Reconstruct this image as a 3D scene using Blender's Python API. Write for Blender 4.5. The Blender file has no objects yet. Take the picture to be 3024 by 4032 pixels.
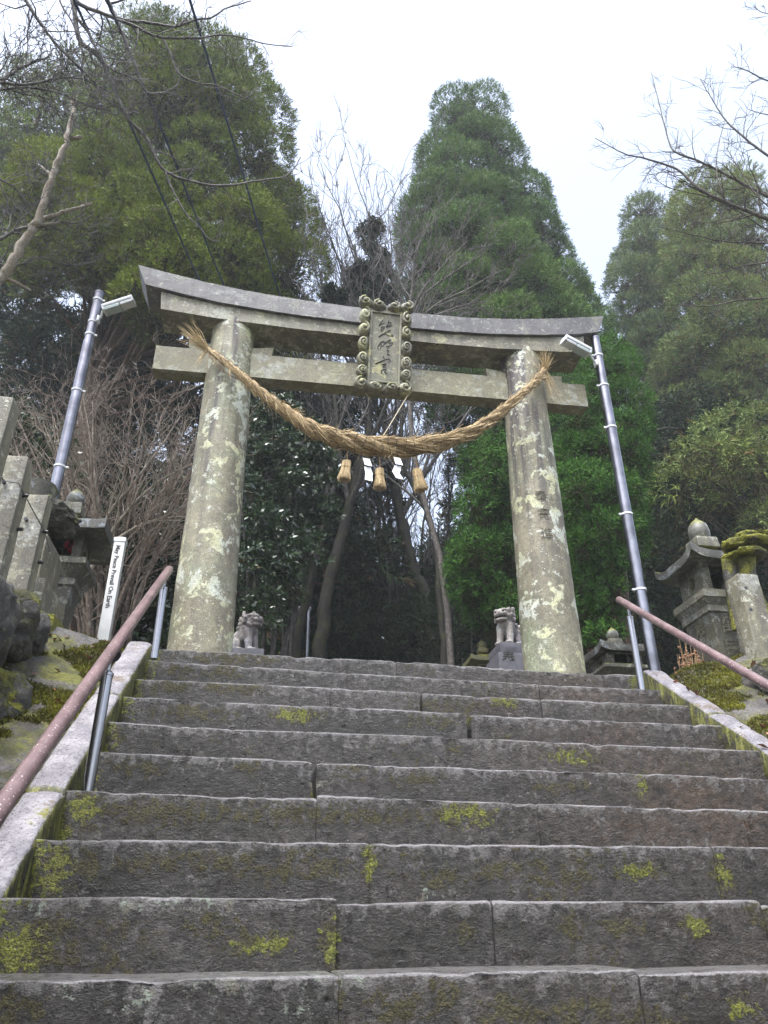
HAZE, EXPO = 0.0017, 2.1
import bpy, bmesh, math, random
import numpy as np
from mathutils import Vector, Matrix
SC = bpy.context.scene
COL = SC.collection
PI = math.pi
R = math.radians

# ------------------------------------------------------------------ camera
EYE = np.array([0.0, 0.0, 1.5])
PITCH, ROLL, YAW = R(28.46), R(-0.485), R(9.23)
FWD = np.array([math.sin(YAW)*math.cos(PITCH), math.cos(YAW)*math.cos(PITCH), math.sin(PITCH)])
_r0 = np.array([math.cos(YAW), -math.sin(YAW), 0.0])
_u0 = np.cross(_r0, FWD)
RGT = math.cos(ROLL)*_r0+math.sin(ROLL)*_u0
UPV = -math.sin(ROLL)*_r0+math.cos(ROLL)*_u0
FOC = 3020*1659/3024


def at(px, py, Y):
    """world point seen at a photo position (photo taken as 1659 wide) standing at depth Y"""
    d = RGT*((px-829.5)/FOC)+UPV*((1106-py)/FOC)+FWD
    return EYE+d*(Y/d[1])


def span(P, px):
    """metres that px photo pixels cover at point P"""
    return px/FOC*float((np.asarray(P)-EYE) @ FWD)


cd = bpy.data.cameras.new('camera')
cam = bpy.data.objects.new('camera', cd)
COL.objects.link(cam)
cd.sensor_fit = 'VERTICAL'
cd.sensor_height = 24
cd.sensor_width = 18
cd.lens = 24*3020/4032
cd.clip_start = 0.05
cd.clip_end = 500
cam.matrix_world = Matrix(((RGT[0], UPV[0], -FWD[0], EYE[0]), (RGT[1], UPV[1], -FWD[1], EYE[1]),
                           (RGT[2], UPV[2], -FWD[2], EYE[2]), (0, 0, 0, 1)))
SC.camera = cam

# ------------------------------------------------------------------ noise


def _hash(ix, iy, iz, seed):
    h = (ix.astype(np.int64)*374761393+iy.astype(np.int64)*668265263+iz.astype(np.int64)*1274126177+seed*974634777) & 0x7fffffff
    h = ((h ^ (h >> 13))*1274126177) & 0x7fffffff
    h = h ^ (h >> 16)
    return (h & 0xffff)/65535.0


def vnoise(P, scale, seed=0):
    p = np.asarray(P, float)/scale
    i = np.floor(p)
    f = p-i
    f = f*f*(3-2*f)
    ix, iy, iz = i[:, 0], i[:, 1], i[:, 2]
    out = 0
    for dx in (0, 1):
        wx = f[:, 0] if dx else 1-f[:, 0]
        for dy in (0, 1):
            wy = f[:, 1] if dy else 1-f[:, 1]
            for dz in (0, 1):
                wz = f[:, 2] if dz else 1-f[:, 2]
                out = out+wx*wy*wz*_hash(ix+dx, iy+dy, iz+dz, seed)
    return out*2-1


def fnoise(P, scale, seed=0, oct=3):
    o, a = 0, 1.0
    for k in range(oct):
        o = o+a*vnoise(P, scale/2**k, seed+17*k)
        a *= 0.5
    return o/1.75


def sstep(a, b, x):
    t = np.clip((x-a)/(b-a), 0, 1)
    return t*t*(3-2*t)


# ------------------------------------------------------------------ objects


def root_loc(o):
    v = Vector((0, 0, 0))
    while o is not None:
        v += Vector(o.location)
        o = o.parent
    return v


def tag(o, label=None, cat=None, group=None, kind=None):
    if label:
        o['label'] = label
    if cat:
        o['category'] = cat
    if group:
        o['group'] = group
    if kind:
        o['kind'] = kind
    return o


def thing(name, label, cat, loc, group=None):
    o = bpy.data.objects.new(name, None)
    o.empty_display_size = 0.1
    COL.objects.link(o)
    o.location = Vector([float(c) for c in loc])
    return tag(o, label, cat, group)


def link_mesh(name, me, mat, parent=None):
    if mat is not None:
        me.materials.append(mat)
    o = bpy.data.objects.new(name, me)
    COL.objects.link(o)
    o.parent = parent
    return o


def mesh_np(name, V, F, mat, parent=None, smooth=False, attrs=None):
    """V (n,3) world coordinates, F (m,k) faces all of k corners"""
    V = np.asarray(V, np.float32).reshape(-1, 3)
    F = np.asarray(F, np.int32)
    if parent is not None:
        V = V-np.array(root_loc(parent), np.float32)
    me = bpy.data.meshes.new(name)
    me.vertices.add(len(V))
    me.vertices.foreach_set('co', V.ravel())
    me.loops.add(F.size)
    me.loops.foreach_set('vertex_index', F.ravel())
    me.polygons.add(len(F))
    me.polygons.foreach_set('loop_start', np.arange(0, F.size, F.shape[1], dtype=np.int32))
    me.polygons.foreach_set('loop_total', np.full(len(F), F.shape[1], np.int32))
    if smooth:
        me.polygons.foreach_set('use_smooth', np.ones(len(F), bool))
    me.update(calc_edges=True)
    if attrs:
        for k, A in attrs.items():
            at_ = me.attributes.new(k, 'FLOAT_COLOR', 'POINT')
            A = np.asarray(A, np.float32)
            if A.shape[1] == 3:
                A = np.concatenate([A, np.ones((len(A), 1), np.float32)], 1)
            at_.data.foreach_set('color', A.ravel())
    return link_mesh(name, me, mat, parent)


class MB:
    """collects shapes in world coordinates; build() links them as ONE mesh object"""

    def __init__(self):
        self.bm = bmesh.new()

    def box(self, c, s, rot=None, bevel=0.0, seg=2, taper=None, sub=0, noise=0.0, nscale=0.1, seed=0):
        b = bmesh.new()
        bmesh.ops.create_cube(b, size=1.0)
        for v in b.verts:
            if taper is not None and v.co.z > 0:
                v.co.x *= taper[0]
                v.co.y *= taper[1]
            v.co = Vector((v.co.x*s[0], v.co.y*s[1], v.co.z*s[2]))
        if sub:
            for _ in range(6):
                es = [e for e in b.edges if e.calc_length() > sub*1.5]
                if not es:
                    break
                bmesh.ops.subdivide_edges(b, edges=es, cuts=1, use_grid_fill=True)
        if bevel:
            es = [e for e in b.edges if len(e.link_faces) == 2 and e.calc_face_angle() > 0.5]
            bmesh.ops.bevel(b, geom=es, offset=bevel, segments=seg, affect='EDGES', profile=0.6)
        M = Matrix.Translation(Vector(c))
        if rot is not None:
            M = M @ rot.to_4x4()
        if noise:
            self._disp(b, noise, nscale, seed)
        bmesh.ops.transform(b, matrix=M, verts=b.verts)
        self._add(b)

    def _disp(self, b, amp, sc, seed):
        b.normal_update()
        P = np.array([v.co for v in b.verts])
        n = fnoise(P+seed*3.7, sc, seed, 4)
        for v, k in zip(b.verts, n):
            v.co += v.normal*float(k*amp)

    def _add(self, b):
        me = bpy.data.meshes.new('t')
        b.to_mesh(me)
        b.free()
        self.bm.from_mesh(me)
        bpy.data.meshes.remove(me)

    def arrays(self, V, F):
        vs = [self.bm.verts.new(Vector([float(c) for c in v])) for v in V]
        for f in F:
            try:
                self.bm.faces.new([vs[i] for i in f])
            except ValueError:
                pass

    def tube(self, pts, rad, n=8, cap=True, twist=0.0):
        pts = [np.asarray(p, float) for p in pts]
        m = len(pts)
        if np.isscalar(rad):
            rad = [rad]*m
        V, F = [], []
        T = []
        for i in range(m):
            t = pts[min(i+1, m-1)]-pts[max(i-1, 0)]
            T.append(t/(np.linalg.norm(t)+1e-9))
        a = np.cross(T[0], [0, 0, 1.0])
        if np.linalg.norm(a) < 0.1:
            a = np.cross(T[0], [1.0, 0, 0])
        a /= np.linalg.norm(a)
        for i in range(m):
            a = a-T[i]*(a @ T[i])
            a /= np.linalg.norm(a)+1e-9
            b = np.cross(T[i], a)
            for k in range(n):
                q = 2*PI*k/n+twist*i
                V.append(pts[i]+(a*math.cos(q)+b*math.sin(q))*rad[i])
        for i in range(m-1):
            for k in range(n):
                F.append((i*n+k, i*n+(k+1) % n, (i+1)*n+(k+1) % n, (i+1)*n+k))
        if cap:
            F.append(tuple(range(n-1, -1, -1)))
            F.append(tuple((m-1)*n+k for k in range(n)))
        self.arrays(V, F)

    def lathe(self, prof, c, n=24, rot=None, sq=None, noise=0.0, nscale=0.1, seed=0, phase=0.0):
        """prof [(r,z)...]; sq = superellipse exponent for squarish sections"""
        V, F = [], []
        m = len(prof)
        for r, z in prof:
            for k in range(n):
                q = 2*PI*k/n+phase
                cx, sx = math.cos(q), math.sin(q)
                if sq:
                    g = (abs(cx)**sq+abs(sx)**sq)**(-1/sq)
                    cx, sx = cx*g, sx*g
                V.append((r*cx, r*sx, z))
        for i in range(m-1):
            for k in range(n):
                F.append((i*n+k, i*n+(k+1) % n, (i+1)*n+(k+1) % n, (i+1)*n+k))
        F.append(tuple(range(n-1, -1, -1)))
        F.append(tuple((m-1)*n+k for k in range(n)))
        V = np.array(V)
        if noise:
            d = V*[1, 1, 0]
            d = d/(np.linalg.norm(d, axis=1, keepdims=True)+1e-6)
            V = V+d*(fnoise(V+seed*5.1, nscale, seed, 4)*noise)[:, None]
        if rot is not None:
            V = V @ np.array(rot.to_3x3()).T
        self.arrays(V+np.asarray(c, float), F)

    def ball(self, c, r, sub=2, rot=None, noise=0.0, nscale=0.1, seed=0):
        b = bmesh.new()
        bmesh.ops.create_icosphere(b, subdivisions=sub, radius=1.0)
        for v in b.verts:
            v.co = Vector((v.co.x*r[0], v.co.y*r[1], v.co.z*r[2]))
        if noise:
            self._disp(b, noise, nscale, seed)
        M = Matrix.Translation(Vector([float(x) for x in c]))
        if rot is not None:
            M = M @ rot.to_4x4()
        bmesh.ops.transform(b, matrix=M, verts=b.verts)
        self._add(b)

    def rock(self, c, s, seed, sub=4, amp=0.18, boxy=4.0, rot=None):
        """a rough quarried stone: a superellipsoid with broken faces"""
        b = bmesh.new()
        bmesh.ops.create_icosphere(b, subdivisions=sub, radius=1.0)
        P = np.array([v.co for v in b.verts])
        g = (np.abs(P)**boxy).sum(1)**(-1/boxy)
        P = P*g[:, None]
        S = np.array(s)
        W = P*S
        m = float(S.mean())
        n = fnoise(W+seed*9.1, m*0.9, seed, 3)*amp+np.abs(fnoise(W+seed*4.3, m*0.45, seed+5, 4))*amp*-1.0+np.abs(fnoise(W*[1, 1, 1.8], m*0.16, seed+9, 3))*amp*-0.45+fnoise(W, m*.06, seed+2, 2)*amp*.1
        nn = P/np.linalg.norm(P, axis=1, keepdims=True)
        W = W+nn*n[:, None]*m
        for v, w in zip(b.verts, W):
            v.co = Vector([float(x) for x in w])
        M = Matrix.Translation(Vector([float(x) for x in c]))
        if rot is not None:
            M = M @ rot.to_4x4()
        bmesh.ops.transform(b, matrix=M, verts=b.verts)
        self._add(b)

    def build(self, name, mat, parent=None, smooth=True, angle=35):
        if parent is not None:
            off = root_loc(parent)
            for v in self.bm.verts:
                v.co -= off
        bmesh.ops.recalc_face_normals(self.bm, faces=self.bm.faces)
        me = bpy.data.meshes.new(name)
        self.bm.to_mesh(me)
        self.bm.free()
        if smooth:
            me.polygons.foreach_set('use_smooth', [True]*len(me.polygons))
            me.set_sharp_from_angle(angle=R(angle))
        return link_mesh(name, me, mat, parent)


def eulerM(x=0, y=0, z=0):
    from mathutils import Euler
    return Euler((x, y, z)).to_matrix()


def text_np(body, size, depth=0.0):
    cu = bpy.data.curves.new('t', 'FONT')
    cu.body = body
    cu.size = size
    cu.align_x = 'CENTER'
    cu.align_y = 'CENTER'
    cu.resolution_u = 3
    cu.offset = depth
    o = bpy.data.objects.new('t', cu)
    COL.objects.link(o)
    dg = bpy.context.evaluated_depsgraph_get()
    me = bpy.data.meshes.new_from_object(o.evaluated_get(dg))
    V = np.array([v.co for v in me.vertices]).reshape(-1, 3)
    F = [tuple(p.vertices) for p in me.polygons]
    bpy.data.objects.remove(o)
    bpy.data.curves.remove(cu)
    bpy.data.meshes.remove(me)
    return V, F


def copy_tree(o, parent=None):
    c = o.copy()
    COL.objects.link(c)
    c.parent = parent
    for ch in o.children:
        copy_tree(ch, c)
    return c

# ------------------------------------------------------------------ materials


class NT:
    def __init__(self, name):
        self.m = bpy.data.materials.new(name)
        self.m.use_nodes = True
        self.t = self.m.node_tree
        self.t.nodes.clear()
        self.out = self.t.nodes.new('ShaderNodeOutputMaterial')
        self.b = self.t.nodes.new('ShaderNodeBsdfPrincipled')
        self.t.links.new(self.b.outputs[0], self.out.inputs[0])
        self.tc = self.t.nodes.new('ShaderNodeTexCoord')

    def n(self, typ, **kw):
        nd = self.t.nodes.new(typ)
        for k, v in kw.items():
            setattr(nd, k, v)
        return nd

    def put(self, sock, v):
        if v is None:
            return
        if isinstance(v, bpy.types.NodeSocket):
            self.t.links.new(v, sock)
        elif isinstance(v, (tuple, list)) and len(v) == 3 and sock.type == 'RGBA':
            sock.default_value = (*v, 1)
        else:
            sock.default_value = v

    def co(self, sc=(1, 1, 1), rot=(0, 0, 0), kind='Object'):
        mp = self.n('ShaderNodeMapping')
        self.put(mp.inputs[0], self.tc.outputs[kind])
        mp.inputs['Scale'].default_value = sc
        mp.inputs['Rotation'].default_value = rot
        return mp.outputs[0]

    def noise(self, scale, detail=4, rough=0.55, vec=None, dist=0.0):
        nd = self.n('ShaderNodeTexNoise')
        self.put(nd.inputs['Vector'], vec if vec is not None else self.tc.outputs['Object'])
        nd.inputs['Scale'].default_value = scale
        nd.inputs['Detail'].default_value = detail
        nd.inputs['Roughness'].default_value = rough
        nd.inputs['Distortion'].default_value = dist
        return nd.outputs['Fac']

    def voro(self, scale, vec=None, feature='F1', rnd=1.0):
        nd = self.n('ShaderNodeTexVoronoi', feature=feature)
        self.put(nd.inputs['Vector'], vec if vec is not None else self.tc.outputs['Object'])
        nd.inputs['Scale'].default_value = scale
        nd.inputs['Randomness'].default_value = rnd
        return nd.outputs['Distance']

    def ramp(self, fac, a, b, lo=0.0, hi=1.0):
        nd = self.n('ShaderNodeMapRange')
        nd.interpolation_type = 'SMOOTHSTEP'
        self.put(nd.inputs[0], fac)
        nd.inputs[1].default_value = a
        nd.inputs[2].default_value = b
        nd.inputs[3].default_value = lo
        nd.inputs[4].default_value = hi
        return nd.outputs[0]

    def math(self, op, a, b=0.0, c=0.0):
        nd = self.n('ShaderNodeMath', operation=op)
        self.put(nd.inputs[0], a)
        self.put(nd.inputs[1], b)
        self.put(nd.inputs[2], c)
        return nd.outputs[0]

    def mix(self, fac, a, b, mode='MIX'):
        nd = self.n('ShaderNodeMix', data_type='RGBA', blend_type=mode)
        self.put(nd.inputs['Factor'], fac)
        self.put(nd.inputs[6], a)
        self.put(nd.inputs[7], b)
        return nd.outputs[2]

    def attr(self, name):
        nd = self.n('ShaderNodeAttribute', attribute_name=name)
        sp = self.n('ShaderNodeSeparateColor')
        self.put(sp.inputs[0], nd.outputs['Color'])
        return sp.outputs[0], sp.outputs[1], sp.outputs[2], nd.outputs['Alpha']

    def up(self):
        g = self.n('ShaderNodeNewGeometry')
        s = self.n('ShaderNodeSeparateXYZ')
        self.put(s.inputs[0], g.outputs['Normal'])
        return s.outputs[2], s.outputs[0]

    def bump(self, h, strength=0.5, dist=0.01, prev=None):
        nd = self.n('ShaderNodeBump')
        nd.inputs['Strength'].default_value = strength
        nd.inputs['Distance'].default_value = dist
        self.put(nd.inputs['Height'], h)
        if prev is not None:
            self.put(nd.inputs['Normal'], prev)
        return nd.outputs[0]

    def done(self, col, rough=0.6, normal=None, metal=0.0, spec=0.5):
        self.put(self.b.inputs['Base Color'], col)
        self.put(self.b.inputs['Roughness'], rough)
        self.put(self.b.inputs['Metallic'], metal)
        self.put(self.b.inputs['Specular IOR Level'], spec)
        if normal is not None:
            self.put(self.b.inputs['Normal'], normal)
        return self.m


def weathered(name, c1, c2, lich=(0.42, 0.42, 0.26), lamt=0.5, dark=(0.05, 0.045, 0.05), damt=0.5, moss=0.0,
              lscale=9.0, stretch=0.25, rough=0.6, bumpd=0.006, pale=0.0, grain=120.0, green=0.3, vgreen=(0.16, 0.18, 0.10), ztop=None):
    """old stone: two base tones, lichen crusts, dark run-off streaks, moss on what faces up"""
    N = NT(name)
    col = N.mix(N.ramp(N.noise(2.3, 6, 0.65), 0.35, 0.65), c1, c2)
    col = N.mix(N.math('MULTIPLY', N.ramp(N.noise(1.4, 5, 0.7, dist=0.6), 0.48, 0.7), green), col, vgreen)
    st = N.noise(1.0, 5, 0.6, vec=N.co((9, 9, 9*stretch*0.25)))
    sm = N.math('MULTIPLY', N.ramp(st, 0.43, 0.59), damt)
    if ztop:
        sx = N.n('ShaderNodeSeparateXYZ')
        N.put(sx.inputs[0], N.tc.outputs['Object'])
        sm = N.math('MULTIPLY', sm, N.ramp(sx.outputs[2], ztop[0], ztop[1], 0.25, 1.0))
    col = N.mix(sm, col, dark)
    # lichen rosettes: warped noise islands, broken by fine noise
    l1 = N.noise(lscale, 7, 0.62, dist=0.5)
    l2 = N.noise(lscale*5, 3, 0.6)
    lm = N.ramp(N.math('ADD', l1, N.math('MULTIPLY', N.math('SUBTRACT', l2, 0.5), 0.35)), 0.54, 0.60)
    lichc = N.mix(N.ramp(N.noise(3.1, 3), 0.4, 0.6), lich, tuple(min(1, c*1.15) for c in (lich[0]*0.9, lich[1]*0.95, lich[2]*1.35)))
    col = N.mix(N.math('MULTIPLY', lm, lamt), col, lichc)
    if pale:
        pm = N.ramp(N.math('ADD', N.noise(16, 5, 0.7), N.math('MULTIPLY', N.noise(60, 2), 0.2)), 0.69, 0.74)
        col = N.mix(N.math('MULTIPLY', pm, pale), col, (0.36, 0.36, 0.30))
    fine = N.noise(grain, 4, 0.7)
    col = N.mix(0.75, col, N.mix(N.ramp(fine, 0.25, 0.75), (0.5, 0.5, 0.5), (1.5, 1.5, 1.5)), 'MULTIPLY')
    mid = N.noise(28, 5, 0.7)
    col = N.mix(0.6, col, N.mix(N.ramp(mid, 0.3, 0.7), (0.62, 0.62, 0.62), (1.4, 1.4, 1.35)), 'MULTIPLY')
    # small black pits
    pit = N.ramp(N.noise(55, 2, 0.5), 0.66, 0.72)
    col = N.mix(N.math('MULTIPLY', pit, 0.5), col, (0.03, 0.03, 0.03))
    h = N.math('ADD', N.math('MULTIPLY', mid, 0.8), N.math('MULTIPLY', fine, 0.5))
    h = N.math('ADD', h, N.math('MULTIPLY', lm, 0.12))
    if moss:
        u, _ = N.up()
        mm = N.math('MULTIPLY', N.ramp(u, 0.25, 0.75), N.ramp(N.noise(5.5, 5, 0.65), 0.62-moss*0.35, 0.72-moss*0.35))
        mc = N.mix(N.ramp(N.noise(22, 4), 0.35, 0.65), (0.06, 0.07, 0.010), (0.20, 0.20, 0.018))
        col = N.mix(mm, col, mc)
        h = N.math('ADD', h, N.math('MULTIPLY', N.math('MULTIPLY', mm, N.noise(90, 2)), 2.0))
    return N.done(col, N.ramp(mid, 0.3, 0.7, rough-0.12, rough+0.15), N.bump(h, 0.7, bumpd), spec=0.4)


def mossy(name, stone=(0.032, 0.030, 0.027), amt=0.5, bright=0.5):
    N = NT(name)
    u, _ = N.up()
    col = N.mix(N.ramp(N.noise(6, 6, 0.7), 0.35, 0.65), stone, tuple(c*2.3 for c in stone))
    col = N.mix(N.ramp(N.noise(30, 5, 0.7), 0.57, 0.65), col, (0.15, 0.145, 0.11))
    m = N.math('ADD', N.noise(3.2, 7, 0.68), N.math('MULTIPLY', u, 0.10))
    mm = N.ramp(m, 0.66-amt*0.3, 0.72-amt*0.3)
    b = N.ramp(N.noise(4.1, 4, 0.6), 0.62-bright*0.3, 0.72-bright*0.2)
    fz = N.noise(80, 3, 0.7)
    mc = N.mix(b, (0.04, 0.04, 0.011), (0.16, 0.16, 0.016))
    mc = N.mix(0.85, mc, N.mix(N.ramp(fz, 0.3, 0.7), (0.4, 0.4, 0.4), (1.6, 1.6, 1.6)), 'MULTIPLY')
    col = N.mix(mm, col, mc)
    h = N.math('ADD', N.noise(40, 5, 0.7), N.math('MULTIPLY', N.math('MULTIPLY', mm, fz), 1.2))
    return N.done(col, 0.7, N.bump(h, 0.9, 0.012), spec=0.35)


def step_mat():
    N = NT('wet dark step stone')
    mo, br, li, bw = N.attr('mask')
    ob = N.n('ShaderNodeObjectInfo')
    n1 = N.noise(3.0, 6, 0.7)
    col = N.mix(N.ramp(n1, 0.35, 0.65), (0.024, 0.022, 0.022), (0.070, 0.065, 0.066))
    _, tn_, nos, _ = N.attr('wear')
    blot = N.noise(13, 9, 0.8)
    col = N.mix(N.ramp(blot, 0.40, 0.60), (0.013, 0.012, 0.012), col)
    col = N.mix(tn_, N.mix(0.5, col, (0.02, 0.018, 0.016)), N.mix(0.3, col, (0.12, 0.105, 0.09)))
    col = N.mix(N.math('MULTIPLY', N.ramp(N.noise(2.2, 6, 0.7, dist=0.5), 0.50, 0.64), 0.75), col, (0.016, 0.016, 0.012))
    col = N.mix(N.math('MULTIPLY', bw, N.ramp(N.noise(4.5, 5, 0.7), 0.25, 0.7)), col, (0.085, 0.050, 0.028))
    ch = N.noise(1.0, 7, 0.82, vec=N.co((26, 26, 40), (0, R(16), 0)))
    ch2 = N.noise(1.0, 4, 0.75, vec=N.co((95, 95, 130), (0, R(-14), 0)))
    fine = N.noise(190, 3, 0.7)
    col = N.mix(0.8, col, N.mix(N.ramp(ch, 0.36, 0.66), (0.22, 0.22, 0.22), (2.0, 1.95, 1.9)), 'MULTIPLY')
    col = N.mix(0.7, col, N.mix(N.ramp(fine, 0.3, 0.7), (0.5, 0.5, 0.5), (1.6, 1.6, 1.6)), 'MULTIPLY')
    col = N.mix(N.math('MULTIPLY', N.ramp(N.math('ADD', N.noise(24, 9, 0.82), N.math('MULTIPLY', nos, 0.16)), 0.56, 0.66), 0.8), col, (0.20, 0.19, 0.185))
    # thin pale crust specks
    col = N.mix(N.math('MULTIPLY', N.ramp(N.math('ADD', N.noise(14, 6, 0.75), N.math('MULTIPLY', li, 0.25)), 0.66, 0.72), 0.7), col, (0.20, 0.185, 0.14))
    brk = N.noise(30, 6, 0.75)
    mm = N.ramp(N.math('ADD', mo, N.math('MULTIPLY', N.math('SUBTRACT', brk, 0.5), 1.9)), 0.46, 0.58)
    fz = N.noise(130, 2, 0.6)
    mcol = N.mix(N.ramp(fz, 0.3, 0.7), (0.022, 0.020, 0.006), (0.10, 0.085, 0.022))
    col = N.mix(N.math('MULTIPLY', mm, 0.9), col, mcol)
    bm_ = N.ramp(N.math('ADD', br, N.math('MULTIPLY', N.math('SUBTRACT', N.noise(34, 5, 0.75), 0.5), 1.9)), 0.46, 0.56)
    bcol = N.mix(N.ramp(fz, 0.3, 0.7), (0.06, 0.07, 0.010), (0.26, 0.27, 0.03))
    col = N.mix(bm_, col, bcol)
    lm = N.ramp(N.math('ADD', li, N.math('MULTIPLY', N.math('SUBTRACT', N.noise(45, 4, 0.7), 0.5), 1.5)), 0.5, 0.62)
    col = N.mix(N.math('MULTIPLY', lm, 0.8), col, (0.30, 0.34, 0.28))
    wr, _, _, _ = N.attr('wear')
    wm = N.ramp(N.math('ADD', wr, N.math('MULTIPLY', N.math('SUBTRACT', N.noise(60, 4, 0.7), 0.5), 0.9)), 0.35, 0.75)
    col = N.mix(N.math('MULTIPLY', wm, 0.75), col, (0.42, 0.40, 0.41))  # pale worn nosing, with the wet edge's sky highlight painted into its colour
    h = N.math('ADD', N.math('MULTIPLY', ch, 1.0), N.math('MULTIPLY', ch2, 0.6))
    h = N.math('ADD', h, N.math('MULTIPLY', fine, 0.25))
    h = N.math('ADD', h, N.math('MULTIPLY', N.math('MULTIPLY', N.math('MAXIMUM', mm, bm_), fz), 0.9))
    rough = N.math('ADD', N.ramp(N.noise(20, 4), 0.3, 0.7, 0.24, 0.44), N.math('MULTIPLY', N.math('MAXIMUM', mm, bm_), 0.35))
    rough = N.math('SUBTRACT', rough, N.math('MULTIPLY', wm, 0.15))
    return N.done(col, rough, N.bump(h, 1.0, 0.028), spec=0.5)


def kerb_mat():
    N = NT('pale wet kerb stone')
    u, _ = N.up()
    c = N.mix(N.ramp(N.noise(7, 6, 0.7), 0.35, 0.65), (0.13, 0.12, 0.135), (0.27, 0.255, 0.27))  # grey lilac top tone has the sky's reflection painted in
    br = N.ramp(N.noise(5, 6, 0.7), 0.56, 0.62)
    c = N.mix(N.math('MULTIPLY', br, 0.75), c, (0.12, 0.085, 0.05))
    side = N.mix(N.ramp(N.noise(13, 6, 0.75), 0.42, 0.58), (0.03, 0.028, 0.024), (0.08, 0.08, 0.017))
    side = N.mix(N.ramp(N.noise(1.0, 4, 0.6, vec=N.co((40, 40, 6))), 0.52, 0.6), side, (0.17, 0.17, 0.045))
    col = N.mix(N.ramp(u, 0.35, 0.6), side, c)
    mt = N.math('MULTIPLY', N.ramp(u, 0.3, 0.7), N.ramp(N.noise(3.3, 6, 0.7), 0.60, 0.66))
    col = N.mix(mt, col, (0.16, 0.15, 0.02))
    fine = N.noise(90, 4, 0.75)
    col = N.mix(0.7, col, N.mix(N.ramp(fine, 0.3, 0.7), (0.5, 0.5, 0.5), (1.5, 1.5, 1.5)), 'MULTIPLY')
    return N.done(col, N.ramp(fine, 0.3, 0.7, 0.22, 0.5), N.bump(N.math('ADD', fine, N.noise(24, 5, 0.7)), 0.8, 0.009))


def ground_mat():
    N = NT('mossy earth')
    c = N.mix(N.ramp(N.noise(5, 7, 0.7), 0.35, 0.65), (0.035, 0.03, 0.027), (0.13, 0.12, 0.115))
    mm = N.ramp(N.noise(2.6, 6, 0.65), 0.47, 0.56)
    mc = N.mix(N.ramp(N.noise(9, 5), 0.4, 0.6), (0.045, 0.045, 0.011), (0.12, 0.12, 0.016))
    c = N.mix(mm, c, mc)
    c = N.mix(N.ramp(N.noise(17, 6, 0.7), 0.60, 0.66), c, (0.11, 0.075, 0.04))
    f = N.noise(75, 4, 0.75)
    c = N.mix(0.85, c, N.mix(N.ramp(f, 0.3, 0.7), (0.4, 0.4, 0.4), (1.6, 1.6, 1.6)), 'MULTIPLY')
    return N.done(c, 0.65, N.bump(N.math('ADD', f, N.noise(18, 5, 0.7)), 0.9, 0.02))


def plain(name, c, rough=0.5, metal=0.0, var=0.15, scale=30, bumpd=0.0, spec=0.5):
    N = NT(name)
    f = N.noise(scale, 4, 0.6)
    col = N.mix(N.ramp(f, 0.3, 0.7), tuple(x*(1-var) for x in c), tuple(min(1, x*(1+var)) for x in c))
    return N.done(col, rough, N.bump(f, 0.5, bumpd) if bumpd else None, metal, spec)


def foliage_mat(name, dark, light, brown=(0.07, 0.045, 0.02), rough=0.6, spec=0.08, trans=0.12):
    """colour varies leaf by leaf (r), towards dead brown (g) and from tree part to tree part (b)"""
    N = NT(name)
    r, g, b, _ = N.attr('tint')
    col = N.mix(r, dark, light)
    col = N.mix(N.math('MULTIPLY', b, 0.8), col, tuple(c*k for c, k in zip(light, (1.35, 1.15, 0.6))))
    col = N.mix(g, col, brown)
    m = N.done(col, rough, None, 0.0, spec)
    if trans:
        tr = N.n('ShaderNodeBsdfTranslucent')
        N.put(tr.inputs[0], col)
        mx = N.n('ShaderNodeMixShader')
        mx.inputs[0].default_value = trans
        N.t.links.new(N.b.outputs[0], mx.inputs[1])
        N.t.links.new(tr.outputs[0], mx.inputs[2])
        N.t.links.new(mx.outputs[0], N.out.inputs[0])
    return m


def bark_mat(name, c1, c2, lich=None, lamt=0.6, vs=1.0):
    N = NT(name)
    f = N.noise(1.0, 6, 0.7, vec=N.co((22*vs, 22*vs, 3.5*vs)))
    col = N.mix(N.ramp(f, 0.3, 0.7), c1, c2)
    if lich:
        col = N.mix(N.math('MULTIPLY', N.ramp(N.noise(7*vs, 6, 0.7), 0.5, 0.6), lamt), col, lich)
    return N.done(col, 0.75, N.bump(f, 0.9, 0.02/vs), spec=0.3)


def straw_mat():
    N = NT('rice straw')
    oi = N.n('ShaderNodeObjectInfo')
    r, g, b, _ = N.attr('tint')
    col = N.mix(r, (0.22, 0.145, 0.07), (0.62, 0.49, 0.28))
    col = N.mix(N.math('MULTIPLY', g, 0.9), col, (0.05, 0.03, 0.015))
    f = N.noise(60, 3, 0.7)
    col = N.mix(0.6, col, N.mix(N.ramp(f, 0.3, 0.7), (0.55, 0.5, 0.45), (1.3, 1.3, 1.3)), 'MULTIPLY')
    return N.done(col, 0.6, N.bump(f, 0.4, 0.003), spec=0.3)


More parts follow.
